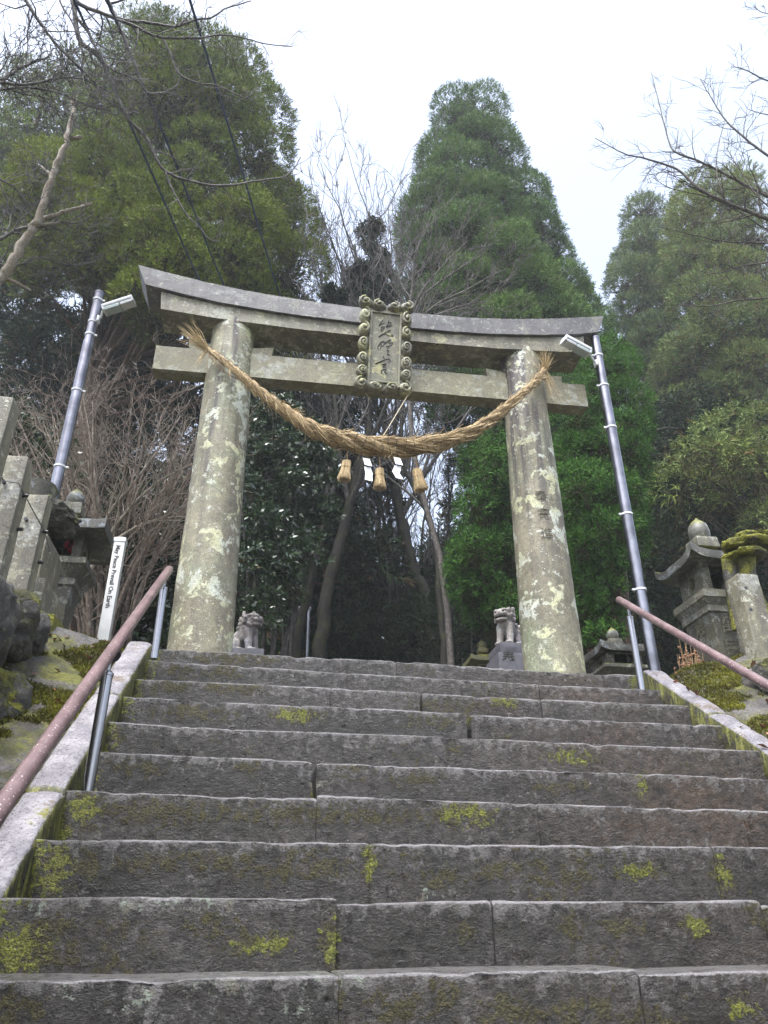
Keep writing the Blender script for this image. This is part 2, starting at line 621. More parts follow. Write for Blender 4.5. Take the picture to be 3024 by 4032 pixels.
M = {}
M['torii'] = weathered('lichened torii stone', (0.135, 0.122, 0.085), (0.225, 0.205, 0.145), lich=(0.40, 0.40, 0.25), lamt=0.85, damt=0.95,
                       dark=(0.040, 0.032, 0.038), lscale=5.5, pale=0.75, rough=0.6, ztop=(0.5, 2.6), vgreen=(0.20, 0.225, 0.15), green=0.75)
M['lintel'] = weathered('grey lintel stone', (0.075, 0.072, 0.078), (0.114, 0.109, 0.112), lich=(0.184, 0.183, 0.125), lamt=0.4, damt=0.35,
                        dark=(0.029, 0.027, 0.034), lscale=9, pale=0.5, rough=0.5, moss=0.55, vgreen=(0.082, 0.084, 0.068))
M['beam'] = weathered('ochre tie beam stone', (0.149, 0.136, 0.087), (0.186, 0.171, 0.112), lich=(0.260, 0.260, 0.167), lamt=0.55, damt=0.25,
                      dark=(0.062, 0.053, 0.037), lscale=8, pale=0.4, rough=0.55, vgreen=(0.136, 0.155, 0.105), green=0.5)
M['shimaki'] = weathered('lower lintel stone', (0.124, 0.114, 0.085), (0.176, 0.163, 0.124), lich=(0.280, 0.273, 0.163), lamt=0.7, damt=0.4,
                         dark=(0.039, 0.036, 0.033), lscale=7, pale=0.5, rough=0.55, green=0.4)
M['plaque'] = weathered('plaque stone', (0.115, 0.112, 0.083), (0.17, 0.162, 0.118), lich=(0.30, 0.285, 0.13), lamt=0.7, damt=0.3, lscale=7, pale=0.5, rough=0.55, moss=0.4)
M['engrave'] = plain('blackened engraving', (0.030, 0.028, 0.022), 0.8)  # also the shade colour for lion eyes, mouths and the crescent
M['engrave_grey'] = plain('dark worn engraving', (0.075, 0.068, 0.046), 0.8, var=0.5)
M['lantern'] = weathered('lantern stone', (0.096, 0.093, 0.071), (0.133, 0.124, 0.093), lich=(0.248, 0.248, 0.186), lamt=0.5, damt=0.45, moss=0.75, lscale=9, pale=0.6)
M['lantern_roof'] = weathered('mossy lantern roof stone', (0.072, 0.072, 0.065), (0.117, 0.114, 0.098), lich=(0.247, 0.260, 0.208), lamt=0.6, damt=0.45, moss=0.95, lscale=8, pale=0.5, rough=0.45)
M['post'] = weathered('fence post stone', (0.149, 0.136, 0.096), (0.198, 0.186, 0.136), lich=(0.279, 0.273, 0.186), lamt=0.5, damt=0.5, lscale=7, pale=0.8, stretch=0.2)
M['lion'] = weathered('pale guardian stone', (0.225, 0.203, 0.188), (0.323, 0.300, 0.277), lich=(0.390, 0.375, 0.345), lamt=0.5, damt=0.7, dark=(0.090, 0.075, 0.083), lscale=16, pale=0.5, grain=160, green=0.1)
M['plinth'] = plain('slate grey plinth', (0.105, 0.10, 0.115), 0.5, var=0.25, scale=14, bumpd=0.004)
M['green_lantern'] = weathered('algae green stone', (0.096, 0.093, 0.042), (0.132, 0.126, 0.054), lich=(0.156, 0.150, 0.054), lamt=0.5, damt=0.4, moss=0.6, vgreen=(0.084, 0.090, 0.030))
M['moss_rock'] = mossy('mossy rock', amt=0.45, bright=0.45)
M['moss_thick'] = mossy('thickly mossed stone', amt=0.85, bright=0.7)
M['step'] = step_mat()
M['kerb'] = kerb_mat()
M['ground'] = ground_mat()
M['steel'] = plain('stainless steel', (0.30, 0.30, 0.32), 0.25, 1.0, 0.05)
M['galv'] = plain('galvanised lamp pole', (0.20, 0.20, 0.225), 0.3, 1.0, 0.35, 5)
M['white'] = plain('white painted metal', (0.5, 0.51, 0.53), 0.35, 0, 0.08)
M['lens'] = plain('milky lamp lens', (0.33, 0.38, 0.37), 0.25, 0, 0.05)
M['paint'] = plain('white painted post', (0.48, 0.48, 0.47), 0.45, 0, 0.15, 6)
M['letter'] = plain('black lettering', (0.03, 0.03, 0.03), 0.6)
M['black'] = plain('black plastic', (0.02, 0.02, 0.022), 0.4)


def rail_mat():
    N = NT('mauve brown rail with rain drops')
    c = N.mix(N.ramp(N.noise(9, 5, 0.6), 0.35, 0.65), (0.105, 0.068, 0.068), (0.165, 0.110, 0.110))
    d = N.ramp(N.voro(95), 0.16, 0.28)
    c = N.mix(N.math('MULTIPLY', N.math('SUBTRACT', 1.0, d), N.ramp(N.noise(70, 2), 0.45, 0.6)), c, (0.55, 0.48, 0.47))
    return N.done(c, 0.3, N.bump(d, 0.4, -0.003))


M['rail'] = rail_mat()
M['straw'] = straw_mat()
M['twine'] = plain('dark twine', (0.05, 0.035, 0.02), 0.7)
M['cord'] = plain('pale cord', (0.5, 0.44, 0.32), 0.7)
M['paper'] = plain('white paper', (0.8, 0.8, 0.82), 0.6, 0, 0.03)
M['cable'] = plain('dark blue cable', (0.02, 0.035, 0.075), 0.4)
M['red'] = plain('red cloth', (0.42, 0.03, 0.05), 0.6, var=0.4)
M['roofred'] = plain('red painted eave', (0.24, 0.05, 0.035), 0.5)
M['darkwood'] = plain('dark timber', (0.035, 0.025, 0.02), 0.7, var=0.3)
M['stalk'] = plain('dry brown stalk', (0.20, 0.12, 0.055), 0.7, var=0.3)
M['deadleaf'] = plain('dead leaf', (0.21, 0.10, 0.05), 0.6, var=0.5)
M['sugi_l'] = foliage_mat('olive cedar foliage', (0.005, 0.010, 0.002), (0.135, 0.190, 0.018))
M['sugi_c'] = foliage_mat('green cedar foliage', (0.005, 0.013, 0.005), (0.105, 0.195, 0.048))
M['sugi_r'] = foliage_mat('grey green cedar foliage', (0.007, 0.015, 0.008), (0.155, 0.220, 0.078), brown=(0.12, 0.075, 0.03))
M['young'] = foliage_mat('fresh green cedar foliage', (0.003, 0.011, 0.003), (0.062, 0.155, 0.024))
M['camellia'] = foliage_mat('glossy evergreen leaves', (0.010, 0.022, 0.010), (0.040, 0.070, 0.024), rough=0.22, spec=0.6, trans=0.1)
M['darkleaf'] = foliage_mat('dark forest foliage', (0.008, 0.016, 0.009), (0.030, 0.048, 0.022))
M['trunk'] = bark_mat('cedar bark', (0.03, 0.02, 0.014), (0.10, 0.066, 0.045))
M['trunk_moss'] = bark_mat('mossy bark', (0.008, 0.007, 0.005), (0.024, 0.020, 0.015), (0.030, 0.032, 0.009), 0.8)
M['twig'] = bark_mat('grey brown twig', (0.035, 0.03, 0.027), (0.10, 0.085, 0.075), (0.22, 0.21, 0.195), 0.4, 3)
M['twig_red'] = bark_mat('reddish twig', (0.075, 0.055, 0.045), (0.20, 0.15, 0.115), (0.30, 0.28, 0.24), 0.6, 3)
M['twig_pale'] = bark_mat('pale lichened branch', (0.14, 0.115, 0.085), (0.27, 0.23, 0.18), (0.30, 0.29, 0.26), 0.6, 3)
M['twig_dark'] = bark_mat('dark wet branch', (0.025, 0.022, 0.020), (0.085, 0.075, 0.07), (0.20, 0.19, 0.18), 0.35, 3)

# ------------------------------------------------------------------ ground, stairs, kerbs
SY0, SD, SZ0, SH = 2.17, 0.279, 1.388, 0.18      # nosing of the lowest step in view, tread, rise


def sline(y):
    return SZ0+SH/SD*(np.asarray(y)-SY0)


def ground_z(x, y):
    P = np.stack([x, y, 0*x], 1)
    s = np.clip(sline(y), 0.0, 2.96)
    n = fnoise(P, 0.35, 3, 4)
    z = s-0.22
    kl = np.clip(3.012+.688*(y-4.53), 0, 2.98)
    zl = kl-0.055+np.clip(-0.80-x, 0, 1)*0.30+n*0.04*sstep(-.80, -.86, x)
    z = np.where(x < -0.78, zl, z)
    kr = np.clip(2.985+.688*(y-4.59), 0, 2.96)
    zr = kr-0.05+np.clip(x-2.59, 0, 1)*0.35+n*0.05*sstep(2.59, 2.65, x)
    z = np.where(x > 2.565, zr, z)
    ter = 3.02+n*0.05
    tl = sstep(-1.15, -1.38, x)*sstep(-2.5, -1.5, y)
    z = z*(1-tl)+np.maximum(z, ter)*tl
    tr = sstep(3.05, 3.5, x)*sstep(-2.5, -1.5, y)
    z = z*(1-tr)+np.maximum(z, ter)*tr
    z = np.where(y > 4.75, 2.955+n*0.012*sstep(4.8, 6, y), z)
    far = np.clip(y-9, 0, None)
    z = z+np.minimum(far, 9)*0.10+np.clip(y-16, 0, 40)*0.30
    return z


gx = np.unique(np.concatenate([np.linspace(-70, -6, 26), np.linspace(-6, -2, 16), np.arange(-2, 4.2, 0.035), np.linspace(4.2, 8, 16), np.linspace(8, 75, 26)]))
gy = np.unique(np.concatenate([np.linspace(-25, 0, 20), np.arange(0, 6.2, 0.035), np.linspace(6.2, 16, 24), np.linspace(16, 90, 30)]))
GX, GY = np.meshgrid(gx, gy)
gz = ground_z(GX.ravel(), GY.ravel())
nx, ny = len(gx), len(gy)
ii = np.arange(nx*ny).reshape(ny, nx)
gF = np.stack([ii[:-1, :-1], ii[:-1, 1:], ii[1:, 1:], ii[1:, :-1]], -1).reshape(-1, 4)
ground = mesh_np('ground', np.stack([GX.ravel(), GY.ravel(), gz], 1), gF, M['ground'], smooth=True)
tag(ground, kind='structure')


def gz1(x, y):
    return float(ground_z(np.array([float(x)]), np.array([float(y)]))[0])


# --- the flight of worn stone steps: one mesh per step, cut into long blocks
stairs = thing('stone_stairs', None, None, (0.9, 2.2, 0))
tag(stairs, kind='structure')
ZL = {0: 1.396, 1: 1.577, 2: 1.758, 3: 1.938, 4: 2.121, 5: 2.305, 6: 2.485, 7: 2.661, 8: 2.843, 9: 3.016}
ZR = {0: 1.395, 1: 1.548, 2: 1.729, 3: 1.897, 4: 2.074, 5: 2.256, 6: 2.442, 7: 2.625, 8: 2.786, 9: 2.964}
JX = {9: [856, 1090], 8: [750, 993, 1161], 7: [715, 909, 1165], 6: [651, 1011], 5: [500, 962], 4: [679, 1338],
      3: [684, 1158, 1600], 2: [798, 1537], 1: [728, 1062, 1640], 0: [733, 1380]}
JY = {9: 1430, 8: 1452, 7: 1485, 6: 1535, 5: 1595, 4: 1650, 3: 1735, 2: 1820, 1: 1945, 0: 2100}
WIDE = {(4, 679): .011, (6, 1011): .012, (7, 909): .009}
# moss growths on the risers: step, x, height share up the riser, half width, half height, kind
rng = random.Random(11)
MOSS = []
for (n, px, py, w, h, k) in [
        (2, 190, 1870, .10, .06, 'd'), (2, 330, 1868, .22, .035, 'd'), (2, 470, 1862, .20, .04, 'd'), (2, 600, 1880, .18, .045, 'd'), (2, 700, 1875, .12, .05, 'd'),
        (2, 797, 1862, .028, .075, 'b'), (2, 120, 1880, .06, .09, 'b'), (2, 960, 1895, .14, .04, 'd'), (2, 1080, 1880, .16, .04, 'd'), (2, 1240, 1890, .1, .04, 'd'),
        (2, 1380, 1880, .1, .03, 'b'), (2, 1560, 1890, .04, .07, 'b'), (1, 40, 2060, .10, .085, 'b'), (1, 110, 2010, .10, .05, 'd'), (1, 460, 2005, .13, .05, 'd'),
        (1, 715, 2035, .03, .08, 'b'), (1, 1000, 2005, .05, .05, 'd'), (1, 1235, 2010, .05, .06, 'd'), (1, 1340, 2000, .09, .04, 'd'), (1, 1500, 2000, .05, .03, 'b'),
        (1, 1640, 1980, .06, .06, 'd'), (1, 560, 2040, .1, .03, 'b'), (0, 20, 2190, .09, .08, 'd'), (0, 850, 2180, .10, .05, 'd'), (0, 960, 2150, .07, .05, 'd'), (0, 1100, 2185, .13, .05, 'd'),
        (0, 1260, 2180, .10, .05, 'd'), (0, 1380, 2200, .12, .03, 'd'), (0, 1600, 2180, .05, .04, 'b'), (0, 735, 2170, .012, .1, 'd'),
        (3, 180, 1745, .08, .08, 'b'), (3, 330, 1755, .3, .06, 'd'), (3, 700, 1760, .6, .05, 'd'), (3, 1390, 1700, .04, .05, 'b'), (3, 1000, 1760, .15, .05, 'b'),
        (4, 770, 1662, .10, .05, 'd'), (4, 900, 1680, .16, .03, 'd'), (4, 300, 1655, .13, .05, 'd'), (4, 540, 1660, .07, .04, 'd'), (4, 1385, 1695, .035, .06, 'b'),
        (4, 1220, 1700, .2, .035, 'd'), (5, 250, 1590, .06, .05, 'd'), (5, 1230, 1635, .14, .04, 'b'), (5, 980, 1620, .06, .06, 'd'), (6, 640, 1545, .14, .04, 'b'), (6, 930, 1560, .2, .05, 'd'),
        (6, 1015, 1550, .022, .03, 'b'), (6, 420, 1540, .3, .05, 'd'), (7, 500, 1485, .3, .05, 'd'), (7, 350, 1480, .2, .06, 'd'), (7, 1090, 1515, .1, .04, 'b'),
        (8, 390, 1450, .12, .06, 'd'), (8, 480, 1452, .15, .06, 'd'), (8, 1450, 1500, .08, .08, 'b'), (9, 500, 1420, .4, .05, 'd'), (9, 1370, 1470, .05, .06, 'b'),
        (5, 1560, 1590, .08, .06, 'd'), (6, 1560, 1575, .06, .07, 'b'), (7, 1500, 1530, .05, .06, 'b')]:
    MOSS.append((n, at(px, py, SY0+SD*n), w, h, k))
LICH = [(0, at(140, 2140, 2.17), .05, .04), (0, at(300, 2162, 2.17), .055, .05), (1, at(85, 1965, 2.45), .06, .035), (0, at(640, 2180, 2.17), .05, .03), (1, at(300, 1955, 2.45), .2, .02),
        (1, at(450, 1950, 2.45), .12, .03), (0, at(700, 2110, 2.17), .2, .03), (2, at(930, 1930, 2.73), .12, .03), (4, at(690, 1690, 3.29), .04, .03), (0, at(480, 2125, 2.17), .12, .03)]


def make_step(n):
    y0 = SY0+SD*n
    res = 0.0095 if n < 4 else 0.0145
    xa, xb = (-0.70, 2.50) if n > 0 else (-0.95, 2.75)
    zl = ZL.get(n, SZ0+SH*n+.006)
    zr = ZR.get(n, SZ0+SH*n-.03)
    js = sorted(float(at(px, JY[n], y0)[0]) for px in JX.get(n, [])) if n in JX else [0.3, 1.4]
    gaps = {}
    if n in JX:
        for px in JX[n]:
            gaps[round(float(at(px, JY[n], y0)[0]), 4)] = WIDE.get((n, px), 0.0008)
    ends = [xa]+js+[xb]
    rad = 0.009
    prof = [(SD+0.05, 0.0)]+[(SD*(1-t), 0.0) for t in np.linspace(0.02, 1, 14)[:-1] if SD*(1-t) > rad*1.05]
    prof += [(rad-rad*math.sin(q), -rad+rad*math.cos(q)) for q in np.linspace(0, PI/2, 5)]
    prof += [(0.0, -z) for z in np.linspace(rad, SH+0.035, int(SH/res)+2)[1:]]
    prof = np.array(prof)
    m = len(prof)
    Vs, Fs, base = [], [], 0
    Es = []
    rb = np.random.default_rng(100+n)
    for bi in range(len(ends)-1):
        g0 = gaps.get(round(ends[bi], 4), 0.002) if bi else 0
        g1 = gaps.get(round(ends[bi+1], 4), 0.002) if bi < len(ends)-2 else 0
        a, b = ends[bi]+g0, ends[bi+1]-g1
        k = max(4, int((b-a)/res))
        xs = np.linspace(a, b, k)
        dz, dy = rb.uniform(-.005, .006), rb.uniform(-.008, .008)
        tl = rb.uniform(-.006, .006)
        tone = rb.uniform(.1, .9)
        X = np.repeat(xs, m)
        Yp = np.tile(prof[:, 0], k)
        Zp = np.tile(prof[:, 1], k)
        t = (X-(-0.64))/(2.4+0.64)
        z0 = zl+(zr-zl)*t
        lx = (X-a)/(b-a)-0.5
        P = np.stack([X, y0+Yp+dy, z0+Zp+dz+tl*lx*2], 1)
        # rounded block ends
        e = np.minimum(X-a, b-X)
        rnd = np.clip(1-e/0.014, 0, 1)**2
        P[:, 1] += rnd*0.0045*(Yp < 0.05)
        P[:, 2] -= rnd*0.004*(Zp > -0.03)
        nz = fnoise(P*[1, 1, 1], 0.30, 5+n, 3)
        n2 = fnoise(P*[1, 1, 1.6], 0.055, 9+n, 3)
        front = (Zp < -0.004).astype(float)
        P[:, 1] += -(nz*0.007+n2*0.0055+fnoise(P, 0.024, 15+n, 2)*0.0028)*front
        P[:, 2] += (nz*0.004+fnoise(P, 0.09, 31, 3)*0.003)*(1-front)
        edge = np.exp(-((Zp+0.0)/0.02)**2-((Yp)/0.03)**2)
        chip = np.clip(fnoise(P*[1, .3, .3], 0.10, 51+n, 4)-0.15, 0, 1)
        P[:, 2] -= edge*(chip*0.018+0.002*np.abs(n2))
        P[:, 1] += edge*chip*0.014
        Vs.append(P)
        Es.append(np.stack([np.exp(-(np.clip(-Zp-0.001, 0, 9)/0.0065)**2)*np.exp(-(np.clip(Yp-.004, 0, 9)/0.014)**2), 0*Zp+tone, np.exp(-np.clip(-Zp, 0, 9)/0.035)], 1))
        id_ = (np.arange(k*m).reshape(k, m))+base
        Fs.append(np.stack([id_[:-1, :-1], id_[:-1, 1:], id_[1:, 1:], id_[1:, :-1]], -1).reshape(-1, 4))
        base += k*m
        # block ends run 12 cm back into the stone so that joints read as real gaps
        for side in (0, k-1):
            row = P[side*m:(side+1)*m].copy()
            back = row.copy()
            back[:, 1] = y0+SD+0.05
            Vs.append(np.concatenate([row, back]))
            Es.append(np.zeros((2*m, 3)))
            i2 = np.arange(m-1)+base
            f = np.stack([i2, i2+1, i2+m+1, i2+m], 1)
            Fs.append(f if side else f[:, ::-1])
            base += 2*m
    V = np.concatenate(Vs)
    F = np.concatenate(Fs)
    A = np.zeros((len(V), 4), np.float32)
    for (sn, c, w, h, kk) in MOSS:
        if sn != n:
            continue
        d = ((V[:, 0]-c[0])/w)**2+((V[:, 2]-c[2])/h)**2
        v = np.exp(-d*0.6)*0.62
        ch = 0 if kk == 'd' else 1
        A[:, ch] = np.maximum(A[:, ch], v)
        if kk == 'b':
            A[:, 0] = np.maximum(A[:, 0], np.exp(-d*0.28)*0.56)
    for (sn, c, w, h) in LICH:
        if sn == n:
            d = ((V[:, 0]-c[0])/w)**2+((V[:, 2]-c[2])/h)**2
            A[:, 2] = np.maximum(A[:, 2], np.exp(-d*0.7)*0.50)
    V0 = np.concatenate(Es)
    Wn = np.clip(V0[:, 0]*(0.75+0.6*fnoise(V*[1, .2, .2], 0.12, 91+n, 4)), 0, 1)  # worn edge and its painted highlight, broken up along the nosing
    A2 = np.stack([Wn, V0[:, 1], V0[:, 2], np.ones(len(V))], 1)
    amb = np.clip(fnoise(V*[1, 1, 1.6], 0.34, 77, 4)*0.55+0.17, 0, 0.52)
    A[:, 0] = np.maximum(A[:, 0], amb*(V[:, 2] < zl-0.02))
    lft = np.clip(1-(V[:, 0]+0.66)/0.32, 0, 1)
    A[:, 0] = np.maximum(A[:, 0], lft*0.5)
    A[:, 1] = np.maximum(A[:, 1], np.clip(1-(V[:, 0]+0.66)/0.14, 0, 1)*0.55)
    A[:, 3] = np.clip((V[:, 0]-0.9-0.12*n*0)/1.0, 0, 1)*np.clip(0.35+fnoise(V, 0.6, 88+n, 2), 0, 1)
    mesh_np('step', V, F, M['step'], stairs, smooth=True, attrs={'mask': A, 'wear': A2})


for n in range(-8, 10):
    if n < -1:
        mb = MB()
        mb.box((0.9, SY0+SD*n+SD/2+.02, SZ0+SH*n-SH/2-.01), (3.2, SD+.06, SH+.02), bevel=.012)
        mb.build('step', M['step'], stairs)
    else:
        make_step(n)
# paved landing behind the top step
mb = MB()
for i, (xa, xb) in enumerate(((-0.7, 0.35), (0.36, 1.5), (1.51, 2.5))):
    for j, (ya, yb) in enumerate(((5.01, 5.6), (5.61, 6.4), (6.41, 7.4))):
        mb.box(((xa+xb)/2, (ya+yb)/2, 2.93), (xb-xa, yb-ya, 0.09), bevel=.01, sub=.12, noise=.006, nscale=.2, seed=i+3*j)
landing = mb.build('landing_paving', M['step'])
tag(landing, kind='structure')

# --- sloping kerbs beside the steps


def kerb(name, label, x0, x1, ztop, slope, ytop, joints):
    root = thing(name, label, 'kerb', ((x0+x1)/2, ytop-1.5, ztop-1.5*slope-.2))
    ys = [ytop]+joints+[-0.05]
    for i in range(len(ys)-1):
        ya, yb = ys[i]-.004, ys[i+1]+.004
        L = ya-yb
        k, c = max(6, int(L/.02)), 9
        V = []
        pr = [(x0, -.32), (x0, -.15), (x0, -.02), (x0+.012, -.004), (x0+.035, 0), ((x0+x1)/2, .002), (x1-.035, 0), (x1-.012, -.004), (x1, -.018), (x1, -.05), (x1, -.09), (x1, -.14), (x1, -.22), (x1, -.32)]
        pr = np.array(pr)
        yy = np.linspace(ya, yb, k)
        X = np.tile(pr[:, 0], k)
        Y = np.repeat(yy, len(pr))
        Z = ztop+slope*(Y-ytop)+np.tile(pr[:, 1], k)
        P = np.stack([X, Y, Z], 1)
        nn = fnoise(P, .12, 21+i, 4)
        n3 = fnoise(P, .5, 41, 2)
        P[:, 2] += nn*.009+n3*.008
        P[:, 0] += fnoise(P, .08, 61, 3)*.008
        e = np.minimum(ya-Y, Y-yb)
        P[:, 2] -= np.clip(1-e/.03, 0, 1)**2*.014
        m = len(pr)
        id_ = np.arange(k*m).reshape(k, m)
        F = [tuple(q) for q in np.stack([id_[:-1, :-1], id_[1:, :-1], id_[1:, 1:], id_[:-1, 1:]], -1).reshape(-1, 4)]
        F += [tuple(id_[0]), tuple(id_[-1][::-1])]
        mb = MB()
        mb.arrays(P, F)
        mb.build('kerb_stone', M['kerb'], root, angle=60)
    return root


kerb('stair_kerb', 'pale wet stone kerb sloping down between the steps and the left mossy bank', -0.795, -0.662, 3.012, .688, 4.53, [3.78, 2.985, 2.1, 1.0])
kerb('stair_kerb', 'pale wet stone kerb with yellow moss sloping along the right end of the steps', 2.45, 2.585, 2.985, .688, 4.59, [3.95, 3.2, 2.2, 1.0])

# --- rough mossy stones of the two banks


def rocks(name, label, items, mat, seed, amp=.2, cat='rock', boxy=4):
    c0 = np.mean([np.array(c) for c, s in items], 0)
    root = thing(name, label, cat, (c0[0], c0[1], min(c[2]-s[2] for c, s in items)))
    for i, (c, s) in enumerate(items):
        mb = MB()
        mb.rock(c, s, seed+i, sub=5, amp=amp, boxy=boxy, rot=eulerM(.1*math.sin(i*2.1), .12*math.sin(i*1.3+1), .3*math.sin(i*1.7)))
        mb.build('stone' if len(items) > 1 else 'rock', mat, root, angle=80)
    return root


rocks('retaining_wall', 'dark rough stone retaining wall with moss tufts at the left edge below the fence posts', [
    ((-1.28, 3.33, 2.66), (.19, .24, .22)), ((-1.27, 3.75, 2.80), (.17, .21, .18)), ((-1.22, 2.98, 2.38), (.19, .24, .24)), ((-1.24, 3.45, 2.34), (.21, .28, .17)),
    ((-1.22, 2.5, 2.05), (.2, .3, .32)), ((-1.27, 4.08, 2.86), (.13, .16, .13)), ((-1.2, 2.95, 2.0), (.17, .25, .18)), ((-1.22, 2.0, 1.7), (.2, .3, .3))], M['moss_rock'], 3, cat='stone wall')
rocks('retaining_wall', 'mossy rough stone bank wall at the right edge below the short stone post', [
    ((3.10, 4.14, 2.76), (.19, .2, .15)), ((3.02, 3.72, 2.50), (.2, .25, .2)), ((3.02, 3.25, 2.22), (.2, .26, .24)), ((3.0, 2.7, 1.9), (.2, .3, .3))], M['moss_rock'], 23, cat='stone wall')

# ------------------------------------------------------------------ the torii
TX = 0.795                     # its axis
torii = thing('torii_gate', 'large weathered stone torii gate with two round pillars standing at the top of the steps', 'torii gate', (TX, 5.15, 2.96))
YF = 4.95


def pillar(xb, xt):
    k, n = 110, 72
    V = np.zeros((k, n, 3))
    zs = np.linspace(2.94, 6.06, k)
    for i, z in enumerate(zs):
        t = (z-2.94)/3.12
        r = .222-.048*t
        if z > 5.99:
            r -= .05*((z-5.99)/.07)**2
        q = np.linspace(0, 2*PI, n, endpoint=False)
        V[i, :, 0] = xb+(xt-xb)*t+r*np.cos(q)
        V[i, :, 1] = 5.15+r*np.sin(q)
        V[i, :, 2] = z
    V = V.reshape(-1, 3)
    q = np.tile(np.linspace(0, 2*PI, n, endpoint=False), k)
    d = fnoise(V, .35, 5, 4)*.006+fnoise(V, .06, 6, 3)*.0025
    V[:, 0] += np.cos(q)*d
    V[:, 1] += np.sin(q)*d
    F = []
    for i in range(k-1):
        for j in range(n):
            F.append((i*n+j, i*n+(j+1) % n, (i+1)*n+(j+1) % n, (i+1)*n+j))
    F.append(tuple((k-1)*n+j for j in range(n)))
    mb = MB()
    mb.arrays(V, F)
    return mb.build('pillar', M['torii'], torii, angle=60)


PXL, PXR = (-.437, -.449), (2.072, 2.09)
pil_l = pillar(*PXL)
pil_r = pillar(*PXR)


def lintel(name, half, ztop, zbot, yf, depth, mat, sweep=.0, flare=0.0, ns=60, dz=.0):
    """curved beam swept along X: ztop(u), zbot(u), ends leaning out by flare"""
    us = np.linspace(-1, 1, ns*2)
    V, m = [], None
    for u in us:
        zt, zb = ztop(abs(u)*half), zbot(abs(u)*half)
        ring = []
        for (y, z) in ([(yf, zb+(zt-zb)*t) for t in np.linspace(0, 1, 7)]+[(yf+depth*t, zt) for t in np.linspace(.15, 1, 6)] +
                       [(yf+depth, zb+(zt-zb)*t) for t in np.linspace(.8, 0, 5)]+[(yf+depth*t, zb) for t in np.linspace(.85, .15, 5)]):
            x = u*(half+flare*(z-zb)/(zt-zb)*(abs(u)**6))
            ring.append((TX+x, y, z+dz*u))
        m = len(ring)
        V += ring
    V = np.array(V)
    nn = fnoise(V, .09, 12, 3)
    V[:, 1] += nn*.004
    V[:, 2] += fnoise(V, .2, 13, 3)*.005
    k = len(us)
    id_ = np.arange(k*m).reshape(k, m)
    F = [tuple(int(a) for a in q) for q in np.stack([id_[:-1], id_[1:], np.roll(id_, -1, 1)[1:], np.roll(id_, -1, 1)[:-1]], -1).reshape(-1, 4)]
    F += [tuple(int(a) for a in id_[0]), tuple(int(a) for a in id_[-1][::-1])]
    mb = MB()
    mb.arrays(V, F)
    return mb.build(name, mat, torii, angle=30)


kas = lintel('top_lintel', 1.985, lambda u: 6.215+.235*(u/2.06)**2.6, lambda u: 6.045+.175*(u/1.98)**2.6, YF, .32, M['lintel'], flare=.085)
shi = lintel('lower_lintel', 1.835, lambda u: 6.042+.170*(u/1.98)**2.6, lambda u: 5.925+.07*(u/1.83)**2.6, YF+.03, .29, M['shimaki'], flare=.02)
nuki = lintel('tie_beam', 1.842, lambda u: 5.705, lambda u: 5.468, 5.085, .135, M['beam'], dz=.008)
# wedges driven between beam and pillars
for (xc, s) in ((PXL[1], -1), (PXL[1], 1), (PXR[1], -1), (PXR[1], 1)):
    x0 = xc+s*.15
    x1 = xc+s*.335
    mb = MB()
    V = []
    for y in (5.095, 5.205):
        V += [(x0, y, 5.70), (x1, y, 5.70), (x1+s*.015, y, 5.80), (x0, y, 5.765)]
    mb.arrays(V, [(0, 1, 2, 3), (7, 6, 5, 4), (0, 4, 5, 1), (1, 5, 6, 2), (2, 6, 7, 3), (3, 7, 4, 0)])
    mb.build('wedge', M['beam'], torii)
# engraved votive inscription down the right pillar
insc = None
for ch, (px, py) in zip('奉寄進', ((1168, 1074), (1174, 1113), (1180, 1155))):
    mb = MB()
    V, F = text_np(ch, .10)
    c = at(px, py, 4.96)
    W = []
    for v in V:
        z = c[2]+v[1]*1.05
        t = (z-2.94)/3.12
        r = .222-.048*t+.0055
        ax = PXR[0]+(PXR[1]-PXR[0])*t
        q = math.asin(max(-1, min(1, (c[0]+v[0]-ax)/r)))
        W.append((ax+r*math.sin(q), 5.15-r*math.cos(q), z))
    mb.arrays(W, F)
    mb.build('engraved_character', M['engrave_grey'], pil_r, smooth=False)

# --- the name plaque leaning out from the lintels
pl = torii
PW, PH = .43, .93
pc = at(831, 750, 4.86)
tilt = R(6)
Rp = eulerM(tilt, 0, 0) @ eulerM(0, R(1.5), 0)


def plq(u, v, w=0.0):
    """u across, v up, w out towards the viewer; metres from plaque centre"""
    return np.array(Vector(pc)+Rp @ Vector((u, -w, v)))


mb = MB()
mb.box(plq(0, 0, -.03), (.36, .07, .84), rot=Rp, bevel=.008, sub=.05, noise=.003, nscale=.05)
plaque = mb.build('name_plaque', M['plaque'], torii)
mb = MB()
for (a, b, s) in (((-.125, -.37), (-.125, .34), 0), ((.125, -.37), (.125, .34), 0)):
    mb.tube([plq(a[0], a[1], .012), plq(b[0], b[1], .012)], .013, 6)
for v in (-.345, .335):
    mb.tube([plq(-.125, v, .012), plq(.125, v, .012)], .010, 6)


def scroll(u, v, ru, rv, turn, flip, w=.018):
    mb.ball(plq(u, v, 0), (ru, .05, rv), sub=3, rot=Rp, noise=.012, nscale=.06, seed=int(abs(u*91+v*57)*10))
    pts = []
    for t in np.linspace(0, 1, 22):
        q = turn+flip*t*2*PI*1.35
        k = .80-.66*t
        pts.append(plq(u+ru*k*math.cos(q), v+rv*k*math.sin(q), .036+.016*t))
    mb.tube(pts, [.016-.006*t for t in np.linspace(0, 1, 22)], 6)
    mb.ball(plq(u, v, .05), (ru*.22, .02, rv*.22), sub=2, rot=Rp)


